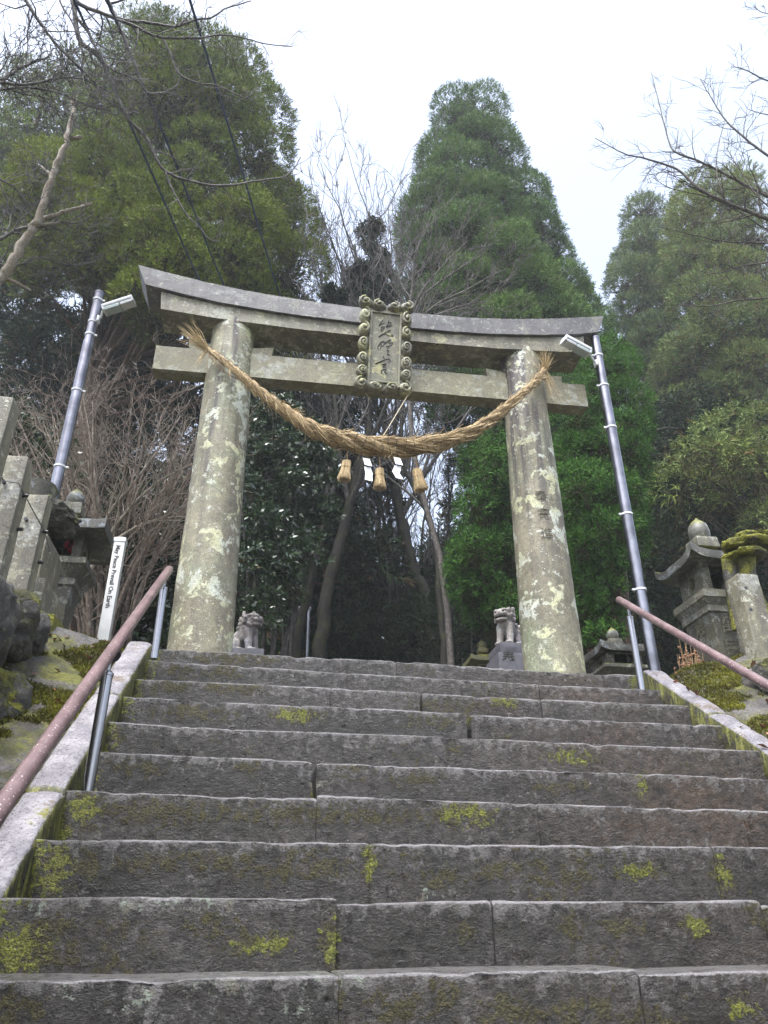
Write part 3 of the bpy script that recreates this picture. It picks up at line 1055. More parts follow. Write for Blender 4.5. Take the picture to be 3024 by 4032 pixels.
for i, u in enumerate((-.18, -.065, .065, .18)):
    big = abs(u) > .1
    scroll(u, .415 if big else .40, .062 if big else .058, .055 if big else .045, PI/2 if u < 0 else PI/2, 1 if u < 0 else -1)
for s in (-1, 1):
    for v, r in ((.285, .075), (.145, .062), (.0, .066), (-.15, .068), (-.265, .055)):
        scroll(s*.178, v, .048, r, PI/2 if v > 0 else -PI/2, s)
    scroll(s*.178, -.385, .062, .062, PI/2, -s)
    scroll(s*.068, -.40, .064, .045, 0, s)
for s in (-1, 1):   # pointed horns at the top corners
    mb.tube([plq(s*.18, .42, 0), plq(s*.215, .455, .0), plq(s*.232, .475, 0)], [.05, .03, .006], 6)
mb.build('carved_frame', M['plaque'], plaque, angle=60)
# brushed characters cut into the plaque
STR = [[(855, 510), (830, 550), (805, 585), (845, 565), (885, 545)], [(870, 600), (838, 612), (840, 650), (875, 625), (885, 600), (842, 672)],
       [(945, 510), (935, 545), (978, 533)], [(905, 602), (935, 562), (912, 612), (975, 560), (942, 600), (988, 580)],
       [(970, 645), (880, 690), (800, 742), (850, 715), (900, 700), (940, 722), (975, 725), (1012, 735)], [(985, 700), (1008, 728)],
       [(800, 855), (788, 885), (800, 910)], [(808, 860), (830, 820), (880, 805), (876, 850), (835, 885)], [(838, 842), (828, 915)],
       [(890, 830), (945, 790), (970, 780), (948, 822), (1002, 820), (985, 850), (920, 876)], [(905, 872), (948, 878), (925, 912)],
       [(915, 932), (958, 925)], [(940, 935), (930, 980), (968, 985)],
       [(870, 1012), (886, 1036)], [(760, 1110), (850, 1072), (932, 1043), (972, 1062), (935, 1092)], [(850, 1122), (912, 1110), (868, 1150), (922, 1150)],
       [(840, 1208), (880, 1184), (915, 1190), (890, 1215), (930, 1240)], [(845, 1205), (850, 1243)]]
mb = MB()
for st in STR:
    P = []
    for (x, y) in st:
        v = (y-400-(x-700)*.09)/950
        u = (x-(700-50*v))/(410+40*v)
        P.append(((u-.5)*.25, .33-v*.68))
    pts, rad = [], []
    m = 6*(len(P)-1)
    for i in range(m+1):
        t = i/m*(len(P)-1)
        k = min(int(t), len(P)-2)
        f = t-k
        p0, p1, p2, p3 = (np.array(P[max(0, min(len(P)-1, k+j))]) for j in (-1, 0, 1, 2))
        q = .5*((2*p1)+(-p0+p2)*f+(2*p0-5*p1+4*p2-p3)*f*f+(-p0+3*p1-3*p2+p3)*f**3)
        pts.append(plq(q[0], q[1], .0065))
        rad.append(.0052*(1-.45*i/m))
    mb.tube(pts, rad, 5)
mb.build('lettering', M['engrave'], plaque)

# ------------------------------------------------------------------ straw rope
rope = thing('straw_rope', 'thick twisted straw rope slung between the two torii pillars below the plaque', 'sacred rope', at(830, 975, 4.86))
RP = [(446, 752, 9), (480, 778, 13), (520, 810, 16), (560, 845, 21), (605, 880, 25), (650, 912, 30), (700, 937, 36), (760, 955, 42), (830, 966, 44), (895, 965, 40),
      (955, 955, 34), (1020, 932, 26), (1075, 896, 21), (1120, 858, 17), (1160, 822, 15), (1178, 795, 10)]
ctrl = []
for (px, py, th) in RP:
    y = 4.84
    if px < 500 or px > 1150:
        y = 4.90+(.06 if px < 460 or px > 1170 else 0)
    p = at(px, py, y)
    ctrl.append((*p, span(p, th)/2))
ctrl = np.array(ctrl)


def crom(C, t):
    t = t*(len(C)-1)
    k = min(int(t), len(C)-2)
    f = t-k
    g = lambda j: C[max(0, min(len(C)-1, k+j))]
    p0, p1, p2, p3 = g(-1), g(0), g(1), g(2)
    return .5*((2*p1)+(-p0+p2)*f+(2*p0-5*p1+4*p2-p3)*f*f+(-p0+3*p1-3*p2+p3)*f**3)


NR = 300
line = np.array([crom(ctrl, i/(NR-1)) for i in range(NR)])
arc = np.concatenate([[0], np.cumsum(np.linalg.norm(np.diff(line[:, :3], axis=0), axis=1))])
LEN = arc[-1]
ph = np.zeros(NR)
for i in range(1, NR):
    s = arc[i]/LEN
    mid = math.exp(-((s-.56)/.17)**2)
    ph[i] = ph[i-1]+(arc[i]-arc[i-1])*2*PI/(.30+.75*mid)
rr = np.random.default_rng(4)


def frame(i):
    t = line[min(i+1, NR-1), :3]-line[max(i-1, 0), :3]
    t /= np.linalg.norm(t)
    b = np.cross(t, [0, 1, 0])
    b /= np.linalg.norm(b)
    a = np.cross(b, t)
    return t, a, b


FR = [frame(i) for i in range(NR)]
NS = 3
strand_path = []
for sidx in range(NS):
    nk = 40
    V, T = [], []
    path = []
    for i in range(NR):
        t, a, b = FR[i]
        r = line[i, 3]
        q = ph[i]+2*PI*sidx/NS
        c = line[i, :3]+(a*math.cos(q)+b*math.sin(q))*r*.50
        path.append(c)
    path = np.array(path)
    strand_path.append(path)
    for i in range(NR):
        t, a, b = FR[i]
        r = line[i, 3]*.56
        for k in range(nk):
            q = 2*PI*k/nk+ph[i]*.5
            # bundles of straw: ridged outline running along the strand
            rg = 1+.055*math.sin(k*2*PI*9/nk+sidx)+.05*(rr.random()-.5)
            V.append(path[i]+(a*math.cos(q)+b*math.sin(q))*r*rg)
            T.append((.12+.25*math.sin(k*2*PI*9/nk+sidx)+.3*rr.random(), 0.12, 0))  # grooves tinted darker than ridges, painting the shade between straws
    id_ = np.arange(NR*nk).reshape(NR, nk)
    F = np.stack([id_[:-1], np.roll(id_, -1, 1)[:-1], np.roll(id_, -1, 1)[1:], id_[1:]], -1).reshape(-1, 4)
    mesh_np('strand', np.array(V), F, M['straw'], rope, smooth=True, attrs={'tint': np.array(T)})


def straws(P0, P1, rad, bend, tints, name, parent, seed=0):
    """thin straws from P0 to P1 (arrays) as bent three-sided stalks"""
    g = np.random.default_rng(seed)
    n = len(P0)
    mid = (P0+P1)/2+bend
    d = P1-P0
    d /= np.linalg.norm(d, axis=1, keepdims=True)+1e-9
    a = np.cross(d, g.normal(size=(n, 3)))
    a /= np.linalg.norm(a, axis=1, keepdims=True)+1e-9
    b = np.cross(d, a)
    V, F = [], []
    for p, r in ((P0, 1), (mid, .9), (P1, .35)):
        for k in range(3):
            q = 2*PI*k/3
            V.append(p+(a*math.cos(q)+b*math.sin(q))*(rad*r)[:, None])
    V = np.stack(V, 1)      # n,9,3
    fs = []
    for l in (0, 1):
        for k in range(3):
            fs.append((l*3+k, l*3+(k+1) % 3, l*3+3+(k+1) % 3, l*3+3+k))
    F = (np.arange(n)[:, None, None]*9+np.array(fs)[None]).reshape(-1, 4)
    T = np.repeat(tints, 9, 0)
    o = mesh_np(name, V.reshape(-1, 3), F, M['straw'], parent, attrs={'tint': T})
    return tag(o, kind='stuff')


# straws laid along the strands, whiskers sticking out
g = np.random.default_rng(8)
n = 4600
P0, P1, rad, bend, tn = [], [], [], [], []
for j in range(n):
    i = int(g.integers(3, NR-14))
    s = int(g.integers(0, NS))
    t, a, b = FR[i]
    q = g.uniform(0, 2*PI)
    r = line[i, 3]
    o = (a*math.cos(q)+b*math.sin(q))
    L = int(g.integers(5, 11))
    i2 = min(NR-1, i+L)
    t2, a2, b2 = FR[i2]
    p = strand_path[s][i]+o*r*.565
    o2 = a2*math.cos(q)+b2*math.sin(q)
    lift = g.uniform(0, .006) if g.random() < .86 else g.uniform(.01, .05)
    e = strand_path[s][i2]+o2*(r*.57+lift)
    m_ = strand_path[s][(i+i2)//2]+o*(r*.575+lift*.3)
    P0.append(p); P1.append(e); bend.append(m_-(p+e)/2)
    rad.append(g.uniform(.0018, .0042)); tn.append((g.uniform(.05, 1), 0.0 if g.random() < .8 else .6, 0))
straws(np.array(P0), np.array(P1), np.array(rad), np.array(bend), np.array(tn), 'straw_wrap', rope, 2)
P0, P1, rad, bend, tn = [], [], [], [], []
for j in range(230):
    i = int(g.integers(10, NR-10))
    t, a, b = FR[i]
    q = g.uniform(0, 2*PI)
    o = a*math.cos(q)+b*math.sin(q)
    p = line[i, :3]+o*line[i, 3]*.9
    e = p+o*g.uniform(.01, .06)+t*g.uniform(-.06, .07)+np.array([0, 0, -.02])
    P0.append(p); P1.append(e); bend.append(g.normal(size=3)*.004); rad.append(g.uniform(.0012, .0022)); tn.append((g.uniform(.3, 1), 0, 0))
straws(np.array(P0), np.array(P1), np.array(rad), np.array(bend), np.array(tn), 'loose_straw', rope, 3)
# frayed ends


def frayed(p, dirv, n, L, spread, seed, droop=0.0):
    g = np.random.default_rng(seed)
    dirv = np.array(dirv)/np.linalg.norm(dirv)
    D = dirv+g.normal(size=(n, 3))*spread
    D /= np.linalg.norm(D, axis=1, keepdims=True)
    P0 = p+g.normal(size=(n, 3))*.012
    Ls = L*g.uniform(.4, 1.15, n)
    P1 = P0+D*Ls[:, None]+np.array([0, 0, -droop])
    return P0, P1, g.uniform(.0014, .0028, n), g.normal(size=(n, 3))*.008+np.array([0, 0, droop*.3]), np.stack([g.uniform(.3, 1, n), 0*P0[:, 0], 0*P0[:, 0]], 1)


pe = line[2, :3]
straws(*frayed(pe, at(412, 720, 4.9)-pe, 90, .25, .20, 1), 'frayed_end', rope, 5)
straws(*frayed(pe, (-.35, -.1, -1), 14, .24, .14, 2), 'frayed_end', rope, 6)
pe = line[NR-3, :3]
straws(*frayed(pe, at(1180, 768, 4.9)-pe, 70, .17, .34, 3), 'frayed_end', rope, 7)
straws(*frayed(pe, (.12, -.08, -1), 22, .32, .08, 4), 'frayed_end', rope, 8)
# dark twine netting round the swollen middle
mb = MB()
for i in range(122, 238, 5):
    t, a, b = FR[i]
    for s in range(NS):
        if (i+s) % 2:
            continue
    pts = []
    for q in np.linspace(0, 2*PI, 40):
        d = a*math.cos(q)+b*math.sin(q)
        h = max((strand_path[s][i]-line[i, :3]) @ d+math.sqrt(max(0, (line[i, 3]*.57)**2-np.sum((strand_path[s][i]-line[i, :3]-((strand_path[s][i]-line[i, :3]) @ d)*d)**2))) for s in range(NS))
        pts.append(line[i, :3]+d*(h+.0028)+t*.012*math.sin(q*2+i))
    mb.tube(pts, .0023, 4, cap=False)
for q0 in np.linspace(.4, 2*PI+.4, 9)[:-1]:
    pts = []
    for i in range(120, 240, 2):
        t, a, b = FR[i]
        d = a*math.cos(q0)+b*math.sin(q0)
        h = max((strand_path[s][i]-line[i, :3]) @ d+math.sqrt(max(0, (line[i, 3]*.57)**2-np.sum((strand_path[s][i]-line[i, :3]-((strand_path[s][i]-line[i, :3]) @ d)*d)**2))) for s in range(NS))
        pts.append(line[i, :3]+d*(h+.002))
    mb.tube(pts, .0018, 3, cap=False)
mb.build('twine_net', M['twine'], rope)
# thin bast ties from the pillar end
mb = MB()
mb.tube([at(450, 765, 4.93), at(478, 800, 4.92), at(510, 818, 4.9), at(545, 822, 4.85)], .004, 5)
mb.build('tie', M['straw'], rope)

# cords that hold the rope up to the plaque
for lab, pts in (('pale thin cord hanging from the lower left corner of the plaque', [(776, 775, 4.92), (778, 822, 4.93), (790, 850, 5.0), (802, 868, 5.07)]),
                 ('pale thin cord running from the lower right corner of the plaque down to the rope', [(882, 852, 4.9), (862, 885, 4.86), (838, 925, 4.85), (822, 950, 4.84)])):
    mb = MB()
    P = [at(*p) for p in pts]
    mb.tube(P, .0035, 5)
    o = mb.build('cord', M['cord'])
    tag(o, lab, 'cord')

# straw tassels and folded paper streamers under the rope
for k, (px, py, s, lean, lab) in enumerate(((746, 1017, 1.0, -.12, 'straw tassel at the left under the rope, beside a paper streamer'),
                                            (820, 1034, .98, .0, 'straw tassel hanging in the middle between the two white paper streamers'),
                                            (905, 1037, 1.1, .18, 'largest straw tassel, hanging at the right under the rope with its flared foot tilted'))):
    c = at(px, py, 4.84)
    root = thing('straw_tassel', lab, 'tassel', c, 'straw tassels hanging under the sacred rope')
    g = np.random.default_rng(30+k)
    n = 420
    q = g.uniform(0, 2*PI, n)
    rr_ = np.sqrt(g.uniform(0, 1, n))
    h = .155*s
    w0, w1 = .024*s, .052*s
    top = np.stack([w0*1.35*rr_*np.cos(q), w0*1.35*rr_*np.sin(q), np.full(n, h*.5)+g.uniform(-.012, .008, n)], 1)
    bot = np.stack([w1*rr_*np.cos(q), w1*rr_*np.sin(q), -h*.5+g.uniform(-.012, .01, n)], 1)
    waist = (top+bot)/2*np.array([.84, .84, 1])
    Rl = np.array(eulerM(0, -lean, 0))
    top, bot, waist = top @ Rl.T, bot @ Rl.T, waist @ Rl.T
    straws(c+top, c+bot, np.full(n, .0024), waist-(top+bot)/2, np.stack([g.uniform(.2, 1, n), 0*q, 0*q], 1), 'straw_bundle', root, 40+k)
    mb = MB()
    for dz in (.018, .026):
        pts = [c+Rl @ np.array([w0*1.32*math.cos(a), w0*1.32*math.sin(a), dz*s]) for a in np.linspace(0, 2*PI, 20)]
        mb.tube(pts, .0042, 5)
    mb.build('binding', M['straw'], root)
    mb = MB()
    tp = c+Rl @ np.array([0, 0, h*.5])
    up = [tp, tp+np.array([.003, 0, .03]), np.array([tp[0], 4.84, float(np.interp(tp[0], line[:, 0], line[:, 2]))-float(np.interp(tp[0], line[:, 0], line[:, 3]))*.7])]
    mb.tube(up, .004, 5)
    mb.build('hanging_string', M['straw'], root)
for k, (px, y0, lab) in enumerate(((787, 990, 'white zigzag paper streamer hanging between the left and middle straw tassels'),
                                   (853, 988, 'white zigzag paper streamer hanging between the middle and right straw tassels'))):
    c = at(px, y0, 4.82)
    mb = MB()
    x, z = c[0], c[2]
    y = c[1]
    w = .050
    V, F = [], []
    segs = [(0, 0), (.012, -.062), (-.012 if k else .020, -.125), (.014, -.185 if k else -.19)]
    for i in range(3):
        (ax, az), (bx, bz) = segs[i], segs[i+1]
        yy = y+(.012 if i % 2 else -.006)
        V += [(x+ax-.012, yy, z+az), (x+ax+w-.012, yy-.008, z+az-.012), (x+bx+w-.006, yy-.02, z+bz-.02), (x+bx-.010, yy-.004, z+bz)]
        F.append((4*i, 4*i+1, 4*i+2, 4*i+3))
    n0 = len(V)
    V += [(a, b+.0012, c_) for a, b, c_ in V]
    F += [tuple(n0+j for j in f[::-1]) for f in F]
    mb.arrays(V, F)
    o = mb.build('paper_streamer', M['paper'], smooth=False)
    tag(o, lab, 'paper streamer', 'white paper streamers on the rope')

# ------------------------------------------------------------------ stone lanterns


def sq_ring(n):
    out = []
    for k in range(n):
        q = 2*PI*k/n+PI/4
        c, s = math.cos(q), math.sin(q)
        g = max(abs(c), abs(s))
        out.append((c/g, s/g))
    return out


def roof_mb(c, half, z_edge, z_apex, thick, lift, hole=.28, seed=0, pw=1.7, n=48):
    mb = MB()
    rg = sq_ring(n)
    V, m = [], 0
    layers = [(t, 0) for t in np.linspace(hole, 1, 12)]+[(1.0, .5), (.985, 1), (.7, 1), (.35, 1)]
    for t, dn in layers:
        for (a, b) in rg:
            co = min(abs(a), abs(b))
            L = lift*co**4*t**4
            z = z_edge+(z_apex-z_edge)*(1-t)**pw+L
            if dn:
                z = z_edge+L*(1 if t > .9 else t*.5)-thick*dn*(1 if t > .9 else .75)
            V.append((c[0]+a*half*t, c[1]+b*half*t, z))
    V = np.array(V)
    V += fnoise(V, .07, seed, 3)[:, None]*np.array([.006, .006, .007])
    F = []
    m = len(layers)
    for i in range(m-1):
        for k in range(n):
            F.append((i*n+k, i*n+(k+1) % n, (i+1)*n+(k+1) % n, (i+1)*n+k))
    F.append(tuple(range(n-1, -1, -1)))
    F.append(tuple((m-1)*n+k for k in range(n)))
    mb.arrays(V, F)
    return mb


def panel(mb, c, ax, nrm, w, h, rx, rz, th, square=False, n=32):
    """a wall slab (width w along ax, height h) with an opening"""
    c, ax, nrm = np.array(c, float), np.array(ax, float), np.array(nrm, float)
    rg = sq_ring(n)
    V = []
    for d in (0, -th):
        for (a, b) in rg:
            V.append(c+ax*a*w/2+np.array([0, 0, b*h/2])+nrm*d)
        for k, (a, b) in enumerate(rg):
            if square:
                x, z = a*rx, b*rz
            else:
                q = 2*PI*k/n+PI/4
                x, z = math.cos(q)*rx, math.sin(q)*rz
            V.append(c+ax*x+np.array([0, 0, z])+nrm*d)
    F = []
    for k in range(n):
        j = (k+1) % n
        F.append((k, j, n+j, n+k))
        F.append((2*n+j, 2*n+k, 3*n+k, 3*n+j))
        F.append((n+k, n+j, 3*n+j, 3*n+k))
        F.append((j, k, 2*n+k, 2*n+j))
    mb.arrays(V, F)


def lantern(label, x, y, z0, z, hw, seed, mats=None, group=None):
    """z: fin, fin0, neck0, edge, ch1, ch0, pl1, plm, pl0 ; hw: fin, neck, roof, ch, plat, top, bot"""
    Mr, Mb = mats or (M['lantern_roof'], M['lantern'])
    root = thing('stone_lantern', label, 'stone lantern', (x, y, z0), group)
    mb = MB()
    f0, f1, r = z['fin0'], z['fin'], hw['fin']
    h = f1-f0
    mb.lathe([(r*.75, f0), (r*.98, f0+h*.2), (r, f0+h*.42), (r*.85, f0+h*.65), (r*.5, f0+h*.82), (r*.22, f0+h*.92), (r*.06, f1)], (x, y, 0), 24, noise=.006, nscale=.06, seed=seed)
    fin = mb.build('finial', Mr, root)
    mb = MB()
    nk = z['neck0']
    mb.box((x, y, (nk+f0)/2), (hw['neck']*2, hw['neck']*2, f0-nk+.01), bevel=.012, sub=.04, noise=.004, nscale=.06, seed=seed, taper=(.92, .92))
    mb.build('finial_base', Mb, root)
    roof_mb((x, y), hw['roof'], z['edge'], nk+.025, z['thick'], z['lift'], seed=seed).build('roof', Mr, root, angle=50)
    c1, c0, w = z['ch1'], z['ch0'], hw['ch']
    mb = MB()
    zc = (c0+c1)/2
    hh = c1-c0
    panel(mb, (x, y-w, zc), (1, 0, 0), (0, -1, 0), 2*w, hh, w*.60, hh*.38, .045, True)
    panel(mb, (x-w, y, zc), (0, 1, 0), (-1, 0, 0), 2*w-.09, hh, w*.26, hh*.20, .045)
    panel(mb, (x+w, y, zc), (0, 1, 0), (1, 0, 0), 2*w-.09, hh, w*.26, hh*.20, .045)
    panel(mb, (x, y+w, zc), (1, 0, 0), (0, 1, 0), 2*w, hh, w*.3, hh*.2, .045)
    for s in (-1, 1):
        for t in (-1, 1):
            mb.box((x+s*(w-.012), y+t*(w-.012), zc), (.040, .040, hh-.004), bevel=.006)
    mb.build('light_chamber', Mb, root, angle=40)
    p1, pm, p0, P, T, B = z['pl1'], z['plm'], z['pl0'], hw['plat'], hw['top'], hw['bot']
    mb = MB()
    k = math.sqrt(2)
    mb.lathe([(P*.93*k, p1), (P*k, p1-.008), (P*k, pm), (P*.96*k, pm-.006), (T*1.05*k, p0)], (x, y, 0), 4, phase=PI/4)
    bmesh.ops.subdivide_edges(mb.bm, edges=mb.bm.edges[:], cuts=5, use_grid_fill=True)
    for v in mb.bm.verts:
        v.co += Vector((math.sin(v.co.z*60+v.co.x*40), math.sin(v.co.x*55+v.co.z*30), 0))*.0015
    mb.build('platform', Mb, root, angle=30)
    mb = MB()
    prof = [(T*1.04*k, p0), (T*1.04*k, p0-.05), (T*.97*k, p0-.06)]
    for t in np.linspace(0.05, 1, 9):
        zz = (p0-.06)+(z0-(p0-.06))*t
        prof.append(((B+(T*.95-B)*(1-t)**2.2+.02*max(0, t-.8)*5*0)*k, zz))
    mb.lathe(prof, (x, y, 0), 4, phase=PI/4)
    shaft = mb.build('shaft', Mb, root, angle=30)
    return root, shaft


# right lantern, tall, with votive characters
y_ = 5.25
zr = lambda py, px=1515: float(at(px, py, y_-.15)[2])
xr = float(at(1517, 1240, y_-.165)[0])+.165
zq = lambda px, py, d: float(at(px, py, y_-d)[2])
rh_ = .30
Z = dict(fin=zq(1519, 1121, 0), fin0=zq(1519, 1157, .1), neck0=zq(1519, 1177, .1), edge=zq(1503, 1186, rh_), thick=.065, lift=.07, ch0=zq(1517, 1267, .165), pl1=zq(1517, 1267, .25), plm=zq(1517, 1284, .25), pl0=zq(1527, 1305, .2))
Z['ch1'] = Z['edge']-.035
Z['ch0'] = Z['pl1']-.004
lan_r, sh = lantern('tall right stone lantern with a mossy curved roof and characters cut in its shaft', xr, y_, 2.95, Z,
                    dict(fin=.088, neck=.10, roof=rh_, ch=.165, plat=.235, top=.195, bot=.125), 3)


def on_plane(par, ch, size, c, ax, up=(0, 0, 1), mat='engrave_grey'):
    mb = MB()
    V, F = text_np(ch, size, .001)
    mb.arrays([np.array(c)+np.array(ax)*v[0]+np.array(up)*v[1] for v in V], F)
    mb.build('engraved_character', M[mat], par, smooth=False)


p0 = Z['pl0']-.06


def shaft_half(zz):
    t = (p0-zz)/(p0-2.95)
    return .125+(.205*.95-.125)*max(0, 1-t)**2.2


for col, s in ((-.055, '萬民'), (.075, '五穀')):
    for j, ch in enumerate(s):
        zz = p0-.10-j*.17
        on_plane(sh, ch, .14, (xr+col*(1 if j == 0 else .8), y_-shaft_half(zz)-.010, zz), (.9, 0, 0))
for j, ch in enumerate('奉寄進'):
    zz = p0-.10-j*.185
    on_plane(sh, ch, .15, (xr-shaft_half(zz)-.012, y_, zz), (0, -1, 0))

# left lantern, half hidden by the posts
y_ = 5.5
zq = lambda px, py, d: float(at(px, py, y_-d)[2])
xl = -1.532
Z = dict(fin=zq(180, 1052, .04), fin0=zq(180, 1087, .06), neck0=zq(180, 1107, .08), edge=zq(236, 1122, .345), thick=.07, lift=.012, pl1=zq(189, 1201, .22), plm=zq(189, 1216, .22), pl0=zq(172, 1249, .15))
Z['ch1'] = Z['edge']-.05
Z['ch0'] = Z['pl1']-.004
lan_l, sh = lantern('left stone lantern with bright moss on its roof and red cloth in its chamber', xl, y_, 2.95, Z,
                    dict(fin=.066, neck=.078, roof=.335, ch=.145, plat=.215, top=.145, bot=.085), 9)
mb = MB()
for j, ch in enumerate('奉納'):
    on_plane(sh, ch, .11, (xl+shaft_half(3.6)*0+.02, y_-.165+.03*j, Z['pl0']-.14-j*.15), (.9, 0, 0))
mb = MB()
c = at(152, 1190, y_-.05)
for i in range(7):
    mb.ball(c+np.array([.028*math.sin(i*2.3), .02*math.cos(i*1.7), .012+.011*i]), (.026-.002*i, .02, .022), 2, noise=.02, nscale=.03, seed=i)
o = mb.build('red_cloth', M['red'], angle=80)
tag(o, 'small crumpled red cloth lying inside the chamber of the left stone lantern', 'cloth')

# small lantern behind the right pillar
y_ = 6.3
xs = float(at(1324, 1380, y_)[0])
zr = lambda py, px=1324: float(at(px, py, y_-.12)[2])
Z = dict(fin=zr(1345), fin0=zr(1374), neck0=zr(1386), edge=zr(1399), thick=.06, lift=.035, ch1=zr(1412), ch0=zr(1437), pl1=zr(1439), plm=zr(1447), pl0=zr(1462))
root, sh = lantern('small stone lantern with mossy upturned roof and crescent opening, just right of the right pillar', xs, y_, 2.95, Z,
                   dict(fin=.055, neck=.065, roof=.235, ch=.155, plat=.22, top=.14, bot=.09), 5)
cz = (Z['ch0']+Z['ch1'])/2
mq = [(math.cos(q)*.04, math.sin(q)*.045) for q in np.linspace(-PI/2, PI/2, 12)]
mq2 = [(math.cos(q)*.018, math.sin(q)*.045) for q in np.linspace(-PI/2, PI/2, 12)]
mb = MB()
mb.arrays([(xs+.01+a, y_-.158, cz+b) for a, b in mq]+[(xs+.01+a, y_-.158, cz+b) for a, b in mq2], [(i, i+1, 13+i, 12+i) for i in range(11)])
mb.build('crescent_opening', M['engrave'], root)  # flat dark sheet, painted as the shade inside a crescent opening
# two far lanterns whose tops show over the last step
for (px, pf, pb, pe, hwpx, yy, lab) in ((613, 1381, 1397, 1416, 12, 12.0, 'tiny algae green lantern top showing over the top step, left of the thin pole'),
                                        (1040, 1383, 1408, 1428, 29, 9.5, 'algae green stone lantern with a broad bowed roof, left of the right guardian lion')):
    x = float(at(px, pf, yy)[0])
    g = lambda py: float(at(px, py, yy)[2])
    u = span(at(px, pf, yy), 1)
    H = g(pf)-g(pe)
    zb = gz1(x, yy)
    r = u*hwpx
    Z = dict(fin=g(pf), fin0=g(pf)-H*.42, neck0=g(pf)-H*.62, edge=g(pe), thick=.3*r, lift=.12*r, ch1=g(pe)-.35*r, ch0=g(pe)-1.2*r, pl1=g(pe)-1.22*r, plm=g(pe)-1.4*r, pl0=g(pe)-1.8*r)
    lantern(lab, x, yy, zb-.05, Z, dict(fin=r*.34, neck=r*.36, roof=r*1.25, ch=r*.5, plat=r*.7, top=r*.5, bot=r*.4), 11, (M['green_lantern'], M['green_lantern']))

# ------------------------------------------------------------------ natural stone lanterns, capped with rough slabs
xb, yb = -1.62, 4.8
root = thing('rough_lantern', 'rough stone lantern with mossy cap on a tiered base, behind the left fence posts', 'stone lantern', (xb, yb, 2.95))
for i, (w, za, zb_, yo) in enumerate(((.42, 2.75, 3.10, 0), (.29, 3.10, 3.37, 0), (.225, 3.37, 3.70, 0))):
    mb = MB()
    mb.box((xb, yb+yo, (za+zb_)/2), (w*2, w*2, zb_-za), bevel=.015, sub=.05, noise=.012, nscale=.12, seed=i)
    mb.build('base_tier', M['moss_thick'] if i == 0 else M['post'], root)
mb = MB()
mb.lathe([(.12, 3.69), (.11, 3.8), (.10, 3.95), (.13, 4.08), (.15, 4.14)], (xb, yb, 0), 20, sq=3, noise=.02, nscale=.1, seed=4)
mb.build('shaft', M['lantern'], root)
mb = MB()
cc = at(112, 1093, 4.7)
mb.rock((cc[0]-.06, yb, cc[2]+.01), (.24, .20, .075), 6, sub=5, amp=.34, boxy=3, rot=eulerM(0, .28, 0))
mb.rock((cc[0]-.03, yb-.02, cc[2]-.07), (.17, .16, .06), 8, sub=5, amp=.34, boxy=3, rot=eulerM(0, .15, 0))
mb.build('cap', M['moss_rock'], root, angle=80)

pc_ = at(1640, 1200, 4.75)
xb, yb = float(pc_[0])+.03, 4.75
root = thing('rough_lantern', 'rough mossy natural stone lantern with a layered overhanging cap, behind the right stone post', 'stone lantern', (xb, yb, 2.95))
g = lambda px, py: at(px, py, yb-.1)
mb = MB()
c = g(1632, 1166)
mb.rock((c[0], yb, c[2]), (.19, .17, .055), 16, sub=5, amp=.3, boxy=2.4)
c = g(1640, 1150)
mb.rock((c[0]+.02, yb, c[2]), (.15, .15, .045), 12, sub=5, amp=.3, boxy=2.4)
c = g(1625, 1190)
mb.rock((c[0], yb-.01, c[2]), (.15, .14, .04), 19, sub=5, amp=.3, boxy=2.6)
mb.build('cap', M['moss_thick'], root, angle=80)
mb = MB()
c = g(1642, 1255)
mb.tube([(c[0]+.02, yb, 3.38), (c[0], yb-.01, 3.6), (c[0]-.015, yb, 3.8), (c[0], yb, 3.95)], [.085, .055, .06, .085], 14)
mb.tube([(c[0]-.12, yb+.08, 3.38), (c[0]-.12, yb+.06, 3.7), (c[0]-.10, yb+.05, 3.95)], [.06, .045, .06], 12)
mb._disp(mb.bm, .02, .08, 3)
mb.build('leg', M['moss_thick'], root, angle=80)
mb = MB()
mb.box((xb-.02, yb, 3.24), (.36, .34, .34), bevel=.02, sub=.05, noise=.02, nscale=.12, seed=31)
mb.box((xb-.22, yb+.12, 3.02), (.56, .5, .2), bevel=.02, sub=.05, noise=.02, nscale=.12, seed=32)
mb.build('base', M['moss_thick'], root)

# ------------------------------------------------------------------ stone fence posts
PXF = -1.415
for k, (y0, zt, lab) in enumerate(((3.40, 3.885, 'nearest stone fence post, cut by the left edge, streaked with pale lichen'),
                                   (3.80, 3.783, 'square stone fence post second from the left edge, with a black insulator and wire'),
                                   (4.265, 3.80, 'furthest and lowest looking of the left stone fence posts, beside the mossy lantern cap'))):
    root = thing('fence_post', lab, 'stone post', (PXF, y0+.065, 2.8), 'stone fence posts on the left wall')
    mb = MB()
    mb.box((PXF, y0+.065, (zt+2.7)/2), (.137, .132, zt-2.7), bevel=.008, sub=.035, noise=.005, nscale=.12, seed=50+k, taper=(.97, .97))
    mb.build('shaft', M['post'], root)
    if k:
        for j, (dx, dy, dz) in enumerate(((-.02, -.004, -.18), (.066, .05, -.22), (.066, .095, -.40))):
            mb = MB()
            mb.tube([(PXF+dx, y0+dy+.0, zt+dz), (PXF+dx+(.03 if dx > 0 else 0), y0+dy-(.02 if dx < 0 else 0), zt+dz)], .011, 10)
            mb.build('insulator', M['black'], root)
mb = MB()
mb.tube([(-1.5, 3.3, 3.62), (-1.43, 3.385, 3.63), (-1.435, 3.778, 3.605), (-1.36, 3.785, 3.60), (-1.335, 3.85, 3.563), (-1.333, 4.1, 3.565), (-1.335, 4.31, 3.578), (-1.37, 4.6, 3.58)], .003, 5)
o = mb.build('fence_wire', M['black'])
tag(o, 'thin black wire running between the insulators of the left stone posts', 'wire')
